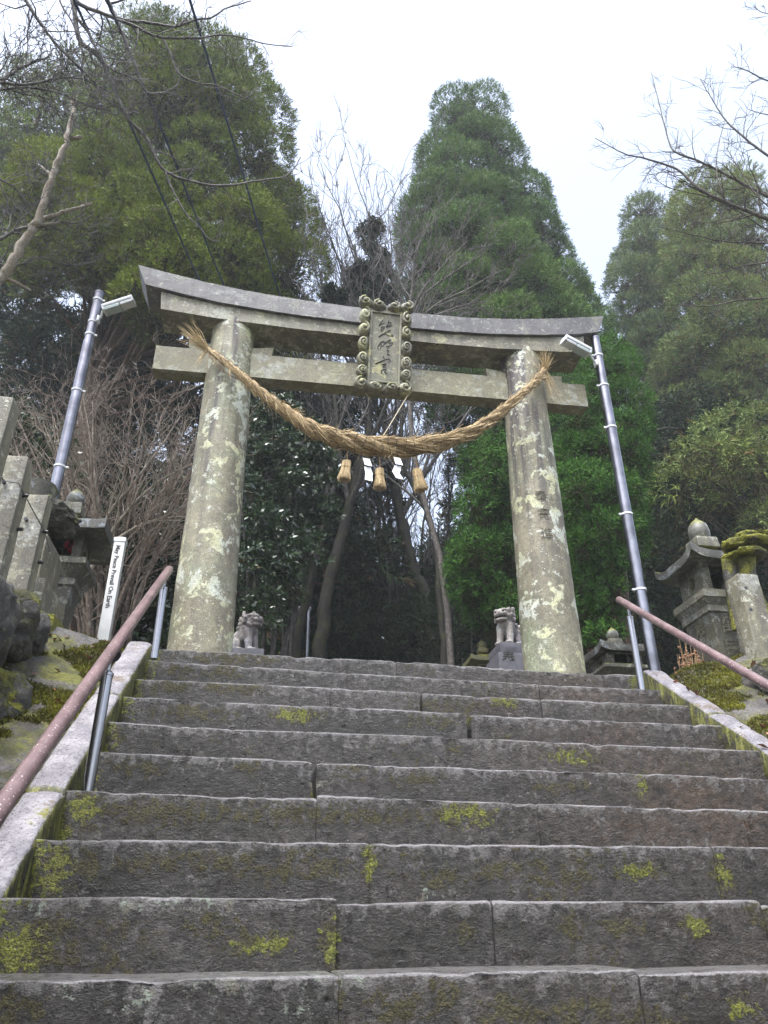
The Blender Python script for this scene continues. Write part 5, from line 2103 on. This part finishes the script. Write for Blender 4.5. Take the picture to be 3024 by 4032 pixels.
# --- grey green cedars on the right
lb = outline_lobes([(428, 1375, 1402), (470, 1352, 1432), (520, 1338, 1450), (580, 1318, 1475), (650, 1308, 1485), (720, 1318, 1485), (820, 1340, 1490), (940, 1390, 1500)], 18, 40, g, hue=(0, .3))
conifer('cedar_tree', 'misty light green cedar with a rounded top, just right of the gap of sky', 'conifer', lb, .34, 18, M['sugi_r'], 31, dens=1.4, spray=.19)
lb = outline_lobes([(375, 1500, 1590), (420, 1462, 1650), (480, 1445, 1690), (560, 1440, 1710), (680, 1440, 1720), (800, 1430, 1720), (920, 1430, 1720), (1010, 1450, 1720)], 15, 50, g, hue=(.1, .7))
lb = [q for q in lb if g.random() > .12]
conifer('cedar_tree', 'tall grey green cedar flecked with brown cones behind the bare twigs at the right edge', 'conifer', lb, .36, 15.3, M['sugi_r'], 32, dens=1.4, spray=.18, brown=.13)
lb = outline_lobes([(880, 1560, 1720), (960, 1460, 1720), (1040, 1420, 1720), (1100, 1440, 1720), (1160, 1560, 1720)], 11.3, 44, g, hue=(.2, .6))
lb = [q for q in lb if g.random() > .35]
conifer('cedar_tree', 'drooping lower cedar boughs over the dark trunks behind the right stone lantern', 'conifer', lb, .2, 11.6, M['sugi_r'], 33, dens=.8, spray=.20, brown=.08, droop=.3)
# --- fresh green young cedars right behind the gate
lb = outline_lobes([(740, 1285, 1345), (800, 1240, 1372), (880, 1215, 1395), (960, 1200, 1398), (1040, 1200, 1392), (1120, 1205, 1395), (1200, 1215, 1375), (1280, 1222, 1352), (1360, 1228, 1350), (1420, 1235, 1340)], 8.6, 40, g, step=.85, hue=(0, .3))
conifer('young_cedar', 'fresh green feathery young cedar standing between the right pillar and the right lamp post', 'conifer', lb, .12, 8.7, M['young'], 41, dens=1.25, spray=.11, brown=.015)
lb = outline_lobes([(915, 1050, 1085), (980, 1012, 1110), (1060, 998, 1118), (1140, 985, 1122), (1220, 978, 1128), (1300, 985, 1130), (1370, 1035, 1135)], 9.6, 38, g, step=.85, hue=(0, .25))
conifer('young_cedar', 'fresh green young cedar with drooping sprays seen through the gate beside the right pillar', 'conifer', lb, .12, 9.7, M['young'], 42, dens=1.25, spray=.12, brown=.015, droop=.25)

# --- broad leaved evergreens


def evergreen(label, lobes, base, seed, size=.085, dens=1.0):
    g = np.random.default_rng(seed)
    root = thing('evergreen_shrub', label, 'shrub', base)
    Ps, Ds, Ts, limbs = [], [], [], []
    for (px, py, rp, Y) in lobes:
        c = at(px, py, Y)
        Rr = span(c, rp)
        P, D, T = lobe_pts(c, Rr, 16, max(8, int(dens*(Rr/size)**2*1.1)), g, up=.2, brown=.01, inner=.3)
        Ps.append(P); Ds.append(D); Ts.append(T)
        b = np.array(base)+g.normal(size=3)*[.15, .15, 0]
        limbs.append(([b, (b+c)/2+g.normal(size=3)*.1, c], [.035, .022, .008], 5))
    P, D, T = np.concatenate(Ps), np.concatenate(Ds), np.concatenate(Ts)
    V, F, A = leaf_mesh(P, D, size*g.uniform(.8, 1.3, len(P))*1.5, T, g)
    mesh_np('foliage', V, F, M['camellia'], root, attrs={'tint': A})
    V, F = tubes_np(limbs)
    mesh_np('stem', V, F, M['twig_dark'], root, smooth=True)


evergreen('glossy dark evergreen shrub behind the white post and the left handrail', [(300, 1160, 60, 7.4), (350, 1105, 55, 7.6), (385, 1180, 55, 7.5), (320, 1250, 60, 7.3), (270, 1090, 40, 7.4), (370, 1290, 55, 7.5), (290, 1340, 55, 7.2), (380, 1040, 40, 7.8), (250, 1270, 40, 7.2), (350, 1370, 50, 7.3)], ground_at(320, 7.5), 61)
evergreen('glossy evergreen shrub behind the stone fence posts at the left edge', [(20, 920, 55, 8), (70, 980, 50, 8), (90, 1050, 45, 7.8), (120, 960, 40, 8.2), (40, 1040, 50, 8), (150, 1040, 35, 8)], ground_at(60, 8), 62)
evergreen('dense dark evergreen tree filling the left half of the gate opening beside the left pillar', [(590, 910, 55, 9.4), (540, 960, 50, 9.2), (640, 970, 60, 9.4), (580, 1030, 65, 9.2), (690, 1020, 45, 9.6), (640, 1080, 60, 9.4), (560, 1120, 55, 9.1), (690, 1110, 40, 9.6), (600, 1190, 60, 9.2), (540, 1230, 50, 9), (660, 1190, 45, 9.5), (560, 1320, 50, 9), (520, 1060, 40, 9), (610, 1270, 40, 9.3)], ground_at(590, 9.4), 63)

# --- forest beyond: tall trunks with dark crowns, one object each
g = np.random.default_rng(9)
FT = [(30, 15, .2), (110, 19, .25), (330, 16, .22), (470, 15, .22), (528, 18, .25), (560, 13.5, .2), (590, 17, .26), (640, 20, .26), (655, 14.5, .2), (715, 19, .16), (745, 23, .14), 
      (960, 20, .24), (1000, 17, .22), (1150, 16, .25), (1210, 19, .25), (1330, 17, .22), (1385, 14, .2), (1425, 16, .24), (1450, 13.2, .2), (1478, 15, .22), (1505, 18, .25), (1540, 14.2, .22), (1575, 16.5, .24), (1612, 13.6, .2), (1645, 18, .25), (1690, 15, .22), (1760, 17, .25), (-60, 17, .25), (-140, 15, .25)]
proto = {}
for k, (px, Y, r) in enumerate(FT):
    b = ground_at(px, Y)
    mid = 650 < px < 1010
    lab = ('dark straight cedar trunk of the forest seen low through the gate' if 450 < px < 1120 else 'dark straight cedar trunk of the forest behind the right lantern' if px > 1120 else 'dark forest cedar beyond the bare twigs on the left')
    root = thing('forest_cedar', lab, 'conifer', b, 'forest cedars seen through the gate' if 450 < px < 1120 else 'forest cedars on the right' if px > 1120 else 'forest cedars on the left')
    H = (7.0+.10*Y if mid else 1.5+Y*(.86 if px < 450 else .78)*g.uniform(.88, 1.05)-b[2])
    if mid:
        H = min(H, 1.5+Y*.47-b[2])
    ts = np.linspace(0, 1, 8)
    lean = g.normal(size=2)*.25
    pts = [b+np.array([lean[0]*t, lean[1]*t, H*t]) for t in ts]
    limbs = []
    c0 = .35 if not mid else .35
    Ps, Ds, Ts = [], [], []
    for j in range(26 if not mid else 12):
        t = c0+(1-c0)*((j+g.random())/(26 if not mid else 12))
        a = b+np.array([lean[0]*t, lean[1]*t, H*t])
        q = g.uniform(0, 2*PI)
        Lr = (2.3 if not mid else 1.2)*(1.15-.8*t)*g.uniform(.7, 1.2)
        c = a+np.array([math.cos(q)*Lr, math.sin(q)*Lr, -.25*Lr])
        P, D, T = lobe_pts(c, Lr*.55+.25, 5, 34, g, brown=.1, hue=.0)
        Ps.append(P); Ds.append(D); Ts.append(T)
        limbs.append(([a, (a+c)/2+np.array([0, 0, .1]), c], [.05, .035, .012], 4))
    for j in range(7):      # dead snags on the bare lower trunk
        t = g.uniform(.06, c0)
        a = b+np.array([lean[0]*t, lean[1]*t, H*t])
        q = g.uniform(0, 2*PI)
        Ln = g.uniform(.4, 1.3)
        limbs.append(([a, a+np.array([math.cos(q)*Ln*.6, math.sin(q)*Ln*.6, -.05]), a+np.array([math.cos(q)*Ln, math.sin(q)*Ln, .02])], [.02, .014, .005], 3))
    P, D, T = np.concatenate(Ps), np.concatenate(Ds), np.concatenate(Ts)
    V, F, A = spray_mesh(P, D, .36*g.uniform(.7, 1.3, len(P)), T, g, blades=6, wid=.26, droop=.3)
    mesh_np('crown', V, F, M['darkleaf'], root, attrs={'tint': A})
    trunk_mesh('trunk', pts, [r*(1.2 if t == 0 else 1)*(1-.8*t) for t in ts], M['trunk'] if k % 3 else M['trunk_moss'], root, g, 12, limbs)

# far wooded slope that closes the view
n = 30000
X = g.uniform(-38, 48, n)
Yv = g.uniform(27, 40, n)
hill = np.array([gz1(0, 33)])[0]+(Yv-33)*.3
top = 9.5+2.5*np.sin(X*.35)+2*np.sin(X*.13+1)
gap = np.exp(-((X-.155*Yv)/2.6)**2)
top = top*(1-.75*gap)
Z_ = hill+top*g.random(n)**.8
P = np.stack([X, Yv, Z_], 1)
D = unit(g.normal(size=(n, 3))+np.array([0, -.3, .5]))
T = np.stack([np.clip(.4+.4*vnoise(P, 2.5, 3)+g.normal(size=n)*.15, 0, 1), (g.random(n) < .1)*.6, 0*X], 1)
V, F, A = spray_mesh(P, D, 0.8*g.uniform(.6, 1.3, n), T, g, blades=7, wid=.3)
o = mesh_np('far_forest', V, F, M['darkleaf'], None, attrs={'tint': A})
tag(o, 'dark wooded slope closing the view far behind the gate', 'forest', kind='stuff')
# understorey shrubs on the forest floor
for k, (px, py, Y, s) in enumerate(((480, 1385, 12, .8), (700, 1375, 14, .8), (760, 1340, 16, 1.2), (800, 1390, 13, .7), (850, 1360, 15, 1.1), (960, 1385, 12.5, .9), (985, 1330, 14, 1.1), (1170, 1400, 11, .7), (1420, 1400, 12, .6), (640, 1340, 15, 1.1), (900, 1310, 18, 1.5), (730, 1300, 20, 1.3), (1000, 1280, 19, 1.5), (820, 1320, 22, 1.3))):
    c = at(px, py, Y)
    root = thing('forest_bush', 'dark leafy bush on the forest floor beyond the top step', 'bush', (c[0], Y, gz1(c[0], Y)), 'dark bushes on the forest floor')
    P, D, T = lobe_pts(c, s, 18, 70, g, brown=.05)
    V, F, A = spray_mesh(P, D, .18*g.uniform(.7, 1.3, len(P)), T, g, blades=6, wid=.3)
    mesh_np('foliage', V, F, M['darkleaf'], root, attrs={'tint': A})
    V, F = tubes_np([([np.array([c[0]+q*.1, Y, gz1(c[0], Y)-.05]), c+np.array([q*.3, 0, -.3])], [.03, .012], 4) for q in (-1, 0, 1)])
    mesh_np('stem', V, F, M['twig_dark'], root)

# --- bare trees


def bare(name, label, cat, lst, mat, base, extra=None, group=None):
    root = thing(name, label, cat, base, group)
    V, F = tubes_np(lst)
    mesh_np('branch', V, F, mat, root, smooth=True)
    return root


def px_path(P, Y0, Y1=None):
    m = len(P)
    Y1 = Y0 if Y1 is None else Y1
    return [at(x, y, Y0+(Y1-Y0)*i/(m-1)) for i, (x, y) in enumerate(P)]


g = np.random.default_rng(77)


def mossy_tree(label, P, Y, r0, r1, seed, kids, L, ivy=()):
    g = np.random.default_rng(seed)
    pts = px_path(P, Y)
    m = len(pts)
    base = (pts[0][0], Y, gz1(pts[0][0], Y))
    pts = [np.array([pts[0][0]-.1, Y, base[2]-.1])]+pts
    rad = [r0*1.25]+[r0+(r1-r0)*(i/(m-1)) for i in range(m)]
    root = thing('bare_tree', label, 'bare tree', base)
    lst = path_tree(pts, rad, g, 3, kids, L, upb=.55, fork=.75, rmin=.007, start=.42, n=60)
    V, F = tubes_np(lst[:1])
    mesh_np('trunk', V, F, M['trunk_moss'], root, smooth=True)
    V, F = tubes_np(lst[1:])
    mesh_np('branches', V, F, M['twig_dark'], root, smooth=True)
    if ivy:
        Ps, Ds, Ts = [], [], []
        for (px, py, rp) in ivy:
            c = at(px, py, Y-.1)
            Pq, Dq, Tq = lobe_pts(c, span(c, rp), 10, 26, g, inner=.4)
            Ps.append(Pq); Ds.append(Dq); Ts.append(Tq)
        Pq, Dq, Tq = np.concatenate(Ps), np.concatenate(Ds), np.concatenate(Ts)
        V, F, A = leaf_mesh(Pq, Dq, .19*np.ones(len(Pq)), Tq, g, 4)
        mesh_np('ivy', V, F, M['darkleaf'], root, attrs={'tint': A})
    return root


mossy_tree('thick leaning mossy bare tree in the gate opening, just left of the left paper streamer', [(692, 1412), (705, 1283), (740, 1150), (766, 1042), (795, 920), (790, 800), (775, 650), (768, 530)], 11.5, .115, .03, 1, 22, 3.2,
           [(765, 640, 22), (772, 590, 18)])
mossy_tree('dark leaning bare trunk right of centre in the gate opening, below the right paper streamer', [(935, 1423), (916, 1283), (894, 1236), (868, 1128), (851, 1042), (838, 960), (825, 850), (815, 700), (805, 560), (797, 460)], 12.5, .135, .025, 2, 26, 3.2,
           [(800, 500, 20), (805, 550, 26), (815, 600, 32), (800, 640, 30), (825, 650, 26)])
mossy_tree('dark thin bare tree leaning behind the left tassel', [(640, 1405), (662, 1300), (690, 1180), (703, 1086), (727, 950), (722, 860), (706, 720), (692, 590)], 10.5, .075, .02, 3, 18, 2.4, [(720, 640, 14)])
mossy_tree('slender dark bare tree whose top bends left, right of the largest tassel', [(960, 1420), (950, 1300), (940, 1170), (915, 1090), (890, 1045), (872, 1000), (868, 900), (880, 760), (900, 660)], 11.0, .06, .02, 4, 20, 2.6)
mossy_tree('pale thin bare tree in the middle of the gate opening against the white gap', [(815, 1410), (830, 1300), (818, 1150), (822, 1040), (800, 900), (798, 830), (800, 700)], 15, .07, .02, 5, 16, 2.6)
mossy_tree('thin bare sapling with a pale stem beneath the middle tassel', [(850, 1415), (842, 1330), (845, 1230), (830, 1130), (812, 1060), (800, 980)], 13, .06, .02, 6, 14, 2.0)
mossy_tree('thin dark bare sapling standing just left of the dark leaning trunk', [(900, 1415), (885, 1330), (880, 1230), (868, 1180), (872, 1100)], 14, .07, .02, 7, 14, 2.2)
g2 = np.random.default_rng(123)
for k in range(16):
    px = g2.uniform(560, 1010)
    Y = g2.uniform(13, 23)
    b = ground_at(px, Y)
    top = at(px+g2.uniform(-70, 50), g2.uniform(930, 1150), Y)
    root = thing('bare_sapling', 'thin dark bare sapling among the trunks seen through the gate', 'bare tree', b, 'thin bare saplings seen through the gate')
    m1, m2 = b+(top-b)*.35+g2.normal(size=3)*.15, b+(top-b)*.7+g2.normal(size=3)*.2
    lst = path_tree([b, m1, m2, top], [.055, .045, .03, .012], g2, 2, 12, 1.6, upb=.5, fork=.7, rmin=.007, start=.3, n=30)
    V, F = tubes_np(lst[:1])
    mesh_np('trunk', V, F, M['trunk_moss'], root, smooth=True)
    V, F = tubes_np(lst[1:])
    mesh_np('branches', V, F, M['twig_dark'], root, smooth=True)
# pale twigs in front of the middle cedar
lst = []
for P in ([(880, 720), (915, 640), (985, 585), (1050, 545)], [(880, 720), (905, 640), (960, 570), (1010, 520)], [(880, 720), (940, 660), (1010, 625), (1070, 590)], [(880, 720), (890, 620), (900, 540), (930, 470)], [(880, 720), (920, 690), (1000, 660), (1050, 650)]):
    lst += path_tree(px_path(P, 9.6, 9.2), [.03, .02, .012, .006], g, 2, 12, 1.3, upb=.25, fork=.6, rmin=.005, start=.1)
b = ground_at(975, 9.7)
lst.append(([b, at(968, 1330, 9.7), at(950, 1200, 9.75), at(915, 1075, 9.7), at(890, 960, 9.65), at(882, 840, 9.6), at(880, 720, 9.6)], [.055, .05, .045, .04, .036, .033, .03], 7))
bare('bare_tree', 'pale twiggy bare tree spreading right above the lintel, before the pointed cedar', 'bare tree', lst, M['twig'], b)

# the reddish bare shrub behind the left lamp post
g = np.random.default_rng(31)
lst = []
b = ground_at(245, 7.0)
for k in range(30):
    q = g.uniform(-1, 1)
    tx, ty = 225+q*250+g.normal()*12, 770+abs(q)**1.5*190+g.uniform(0, 110)
    Yk = 7.0+g.uniform(-.9, .9)
    p0 = b+np.array([g.normal()*.12, g.normal()*.12, 0])
    p3 = at(tx, ty, Yk)
    p1 = p0+(p3-p0)*.35+np.array([-.12*q, 0, .3])
    p2 = p0+(p3-p0)*.7+np.array([-.05*q, 0, .2])
    lst += path_tree([p0, p1, p2, p3], [.028, .02, .012, .004], g, 2, 9, .95, upb=.28, fork=.8, rmin=.0026, start=.28, n=24, curve=.2)
bare('bare_shrub', 'large reddish brown bare shrub with a fan of fine twigs behind the left lamp post', 'bare shrub', lst, M['twig_red'], b)
# long yellowish stems arching right from its foot
lst = []
for P in ([(160, 1300), (240, 1150), (330, 1050), (420, 1000)], [(170, 1290), (230, 1120), (300, 1030), (390, 900)], [(150, 1290), (250, 1170), (330, 1125), (425, 1115)]):
    lst += path_tree(px_path(P, 6.6, 6.5), [.022, .018, .012, .006], g, 1, 10, .7, upb=.2, fork=.7, rmin=.0035)
bare('bare_shrub', 'few long pale stems arching to the right behind the left stone lantern', 'bare shrub', lst, M['twig_pale'], ground_at(160, 6.6))

# bare branches hanging into the picture from a tree at the upper left
g = np.random.default_rng(55)
lst = []
s = .43


def ov(P, Y0, Y1, r0, r1, kids, L, lev=1, start=.15):
    P = [(x*s, y*s) for x, y in P]
    pts = px_path(P, Y0, Y1)
    rad = list(np.linspace(r0*1.25, r1*1.5, len(pts)))
    return path_tree(pts, rad, g, lev, int(kids*1.4), L, upb=.12, fork=.8, rmin=.0034, start=start, n=50, curve=.2)


lst += ov([(330, -160), (370, 0), (400, 200), (500, 290), (570, 430), (640, 590), (740, 700), (830, 860), (1000, 920), (1130, 935), (1280, 910), (1440, 880), (1510, 790)], 4.4, 5.0, .021, .0035, 16, .45)
lst += ov([(330, -160), (380, 0), (480, 55), (600, 95), (740, 115), (880, 130), (980, 100), (1060, 90), (1130, 45), (1260, 5)], 4.4, 4.6, .018, .004, 12, .5)
lst += ov([(480, 55), (660, 125), (740, 165), (820, 190), (1000, 190), (1100, 175), (1200, 185), (1330, 220), (1470, 235)], 4.45, 4.7, .014, .0028, 12, .5)
lst += ov([(500, -140), (540, 0), (600, 130), (680, 330), (740, 470), (770, 540)], 4.4, 4.8, .022, .006, 5, .4)
lst += ov([(820, 190), (860, 280), (900, 370), (1000, 420), (1090, 430), (1230, 490), (1275, 455)], 4.6, 4.7, .010, .003, 8, .35)
lst += ov([(830, 860), (870, 960), (940, 1080), (1000, 1140), (1060, 1210), (1105, 1210)], 4.7, 4.8, .009, .003, 4, .3)
lst += ov([(330, -160), (375, 60), (440, 160), (540, 330), (680, 400), (760, 470), (890, 430), (895, 330)], 4.4, 4.7, .013, .003, 10, .45)
lst += ov([(60, -140), (130, 0), (220, 140), (290, 230), (390, 330), (480, 420), (560, 520), (700, 570)], 4.0, 4.5, .014, .003, 16, .6, 2)
lst += ov([(-100, 430), (0, 400), (120, 330), (230, 290), (270, 240)], 4.0, 4.4, .014, .004, 10, .5, 2)
lst += ov([(-100, 420), (0, 415), (120, 425), (230, 405), (300, 390), (420, 400), (560, 470)], 4.0, 4.4, .012, .003, 16, .5, 2)
lst += ov([(-100, 500), (0, 455), (150, 440), (300, 470), (420, 520), (560, 560)], 4.2, 4.5, .010, .003, 14, .5, 2)
lst += ov([(300, -140), (300, 0), (372, 130), (410, 250), (405, 420)], 4.3, 4.4, .009, .003, 8, .4, 1)
trunk0 = np.array([-4.6, 2.2, gz1(-4.6, 2.2)-.2])
hub = np.array([-3.6, 3.2, 9.4])
lst.append(([trunk0, trunk0+[.1, .3, 3], trunk0+[.5, .6, 6], hub], [.22, .19, .14, .08], 10))
for P in ((330, -160), (500, -140), (60, -140), (-100, 430), (-100, 420), (-100, 500), (300, -140)):
    e = at(P[0]*s, P[1]*s, 4.4 if P[0] > 100 else 4.1)
    a = hub if P[1] < 0 else trunk0+np.array([.5, .6, 6.0])
    lst.append(([a, (a+e)/2+[0, 0, .15], e], [.06, .04, .02], 6))
lst += ov([(-80, 1230), (0, 1200), (100, 1150), (200, 1140), (290, 1110), (380, 1120), (470, 1080)], 5.2, 5.4, .016, .003, 16, .55, 2)
lst += ov([(-80, 1290), (0, 1330), (100, 1330), (200, 1290), (330, 1330), (480, 1320)], 5.4, 5.6, .010, .003, 18, .5, 2)
lst += ov([(-80, 850), (0, 900), (80, 950), (150, 1040), (200, 1090)], 5.2, 5.4, .010, .003, 14, .6, 2)
e0 = at(-80*s, 1230*s, 5.2)
lst.append(([trunk0+np.array([.1, .3, 3]), e0-[.3, .3, .3], e0], [.05, .035, .016], 6))
bare('bare_tree', 'dark wet bare branches hanging into the picture at the upper left', 'bare tree', lst, M['twig_dark'], trunk0)
# pale lichened limb at the left edge
g = np.random.default_rng(56)
lst = ov([(-120, 1560), (0, 1400), (60, 1320), (150, 1170), (200, 1080), (260, 880), (340, 690), (370, 500)], 5.4, 5.0, .042, .013, 3, .3, 0)
lst += ov([(340, 690), (375, 695), (410, 688)], 5.1, 5.1, .014, .010, 0, .1, 0)
lst += ov([(170, 1110), (260, 1085), (370, 1050), (460, 1025)], 5.25, 5.3, .020, .008, 2, .3, 0)
e = at(-120*s, 1560*s, 5.4)
b = np.array([e[0]-.7, e[1]-.2, gz1(e[0]-.7, e[1]-.2)-.1])
lst.append(([b, (b+e)/2+[-.05, 0, .1], e], [.08, .06, .042], 8))
bare('bare_tree', 'pale lichened broken limb slanting up at the left edge', 'bare tree', lst, M['twig_pale'], b)

# bare branches at the right edge
g = np.random.default_rng(58)
lst = []


def rv(P, Y0, Y1, r0, r1, kids, L, lev=1):
    P = [(1097+.590*x, .590*y) for x, y in P]
    pts = px_path(P, Y0, Y1)
    return path_tree(pts, list(np.linspace(r0*1.2, r1*1.3, len(pts))), g, lev, int(kids*1.5), L, upb=.15, fork=.8, rmin=.003, start=.1, n=50, curve=.16)


lst += rv([(1100, 850), (952, 800), (800, 740), (700, 690), (620, 620), (500, 580), (420, 560), (320, 505)], 4.6, 4.9, .020, .0028, 16, .45)
lst += rv([(1100, 780), (952, 720), (800, 640), (700, 590), (620, 560), (590, 520), (560, 400), (525, 265)], 4.7, 4.9, .016, .0028, 18, .45)
lst += rv([(1100, 670), (952, 570), (850, 490), (790, 430), (740, 350), (705, 290)], 4.5, 4.7, .013, .0026, 14, .4)
lst += rv([(800, 740), (765, 640), (770, 540), (795, 440)], 4.7, 4.7, .008, .003, 8, .3)
lst += rv([(1100, 870), (952, 840), (840, 770), (730, 720), (600, 690), (530, 650)], 4.8, 5.0, .010, .0026, 14, .45)
lst += rv([(1100, 330), (952, 295), (870, 255), (830, 245)], 4.3, 4.3, .010, .0028, 8, .3)
lst += rv([(1100, 1060), (952, 1090), (840, 1100), (740, 1120), (620, 1115)], 4.6, 4.9, .010, .0028, 10, .35)
lst += rv([(1100, 900), (952, 890), (800, 885), (680, 860), (560, 830)], 4.6, 4.9, .010, .0028, 12, .4)
lst += rv([(1100, 930), (952, 960), (850, 975), (770, 1000), (690, 990)], 4.6, 4.9, .009, .0028, 12, .35)
lst += rv([(1100, 440), (952, 420), (880, 400)], 4.3, 4.3, .007, .0028, 5, .3)
lst += rv([(1100, 900), (980, 780), (900, 700), (830, 590), (800, 540)], 4.5, 4.7, .010, .0028, 12, .4)
lst += rv([(1100, 60), (952, 50), (900, 25)], 4.2, 4.2, .006, .0026, 5, .25)
t0 = np.array([6.2, 4.2, gz1(6.2, 4.2)-.2])
for y in (850, 780, 670, 870, 330, 1060, 900, 930, 440, 60):
    e = at(1097+.59*1100, .59*y, 4.5)
    a = t0+np.array([-.1, 0, max(1.0, min(6.0, e[2]-3.6))])
    lst.append(([a, (a+e)/2+[0, 0, -.1], e], [.05, .035, .018], 6))
lst.append(([t0, t0+[-.05, 0, 2], t0+[-.1, 0, 4], t0+[-.3, .1, 6.3]], [.2, .17, .12, .05], 10))
bare('bare_tree', 'bare twiggy branches reaching in from the right edge across the sky', 'bare tree', lst, M['twig'], t0)

# --- moss cushions and short grass on the two banks
g = np.random.default_rng(91)
n = 70000
X = np.where(g.random(n) < .55, g.uniform(-1.3, -.80, n), g.uniform(2.59, 3.2, n))
Yv = g.uniform(1.5, 4.75, n)
P = np.stack([X, Yv, ground_z(X, Yv)-.004], 1)
keep = fnoise(P, .22, 5, 3) > -.08
P = P[keep]
n = len(P)
D = unit(g.normal(size=(n, 3))*.45+np.array([0, 0, 1]))
T = np.stack([np.clip(.45+.4*vnoise(P, .15, 3)+g.normal(size=n)*.2, 0, 1), (g.random(n) < .12)*.7, 0*D[:, 0]], 1)
V, F, A = spray_mesh(P, D, g.uniform(.010, .026, n), T, g, blades=6, wid=.3, cone=1.0, blen=.8)
M['mossleaf'] = foliage_mat('living moss', (0.03, 0.03, 0.006), (0.17, 0.17, 0.014), rough=.7, spec=.2)
tag(mesh_np('moss', V, F, M['mossleaf'], None, attrs={'tint': A}), 'yellow green moss cushions on the banks beside the kerbs', 'moss', kind='stuff')

# ------------------------------------------------------------------ mist, sky, light
N = bpy.data.materials.new('rain mist')
N.use_nodes = True
N.node_tree.nodes.clear()
o_ = N.node_tree.nodes.new('ShaderNodeOutputMaterial')
v_ = N.node_tree.nodes.new('ShaderNodeVolumePrincipled')
v_.inputs['Color'].default_value = (0.90, 0.95, 1.0, 1)
v_.inputs['Density'].default_value = HAZE
v_.inputs['Anisotropy'].default_value = 0.2
N.node_tree.links.new(v_.outputs[0], o_.inputs['Volume'])
mb = MB()
mb.box((3, 32, 16), (170, 130, 36))
hz = mb.build('haze', N, smooth=False)
tag(hz, 'thin pale rain mist', 'haze', kind='stuff')

w = bpy.data.worlds.new('World')
SC.world = w
w.use_nodes = True
nt = w.node_tree
nt.nodes.clear()
wo = nt.nodes.new('ShaderNodeOutputWorld')
bg = nt.nodes.new('ShaderNodeBackground')
sky = nt.nodes.new('ShaderNodeTexSky')
sky.sky_type = 'NISHITA'
sky.sun_disc = False
SUN_EL, SUN_ROT = R(66), R(215)
sky.sun_elevation = SUN_EL
sky.sun_rotation = SUN_ROT
sky.air_density = 1.0
sky.dust_density = 4.0
sky.ozone_density = 1.0
hs = nt.nodes.new('ShaderNodeHueSaturation')
hs.inputs['Saturation'].default_value = 0.62
nt.links.new(sky.outputs[0], hs.inputs['Color'])
nt.links.new(hs.outputs[0], bg.inputs[0])
bg.inputs[1].default_value = 0.12
nt.links.new(bg.outputs[0], wo.inputs[0])
ld = bpy.data.lights.new('sun', 'SUN')
ld.energy = 1.5
ld.angle = R(30)
ld.color = (.93, .97, 1)
lo = bpy.data.objects.new('sun', ld)
COL.objects.link(lo)
# direction towards the sun, as the sky texture defines it
sd = Vector((math.sin(SUN_ROT)*math.cos(SUN_EL), math.cos(SUN_ROT)*math.cos(SUN_EL), math.sin(SUN_EL)))
lo.rotation_euler = sd.to_track_quat('Z', 'Y').to_euler()
SC.view_settings.view_transform = 'Standard'
SC.view_settings.look = 'None'
SC.view_settings.exposure = EXPO
SC.view_settings.gamma = 1
SC.view_settings.use_curve_mapping = False
SC.cycles.max_bounces = 6
SC.cycles.volume_bounces = 1
SC.cycles.volume_max_steps = 64
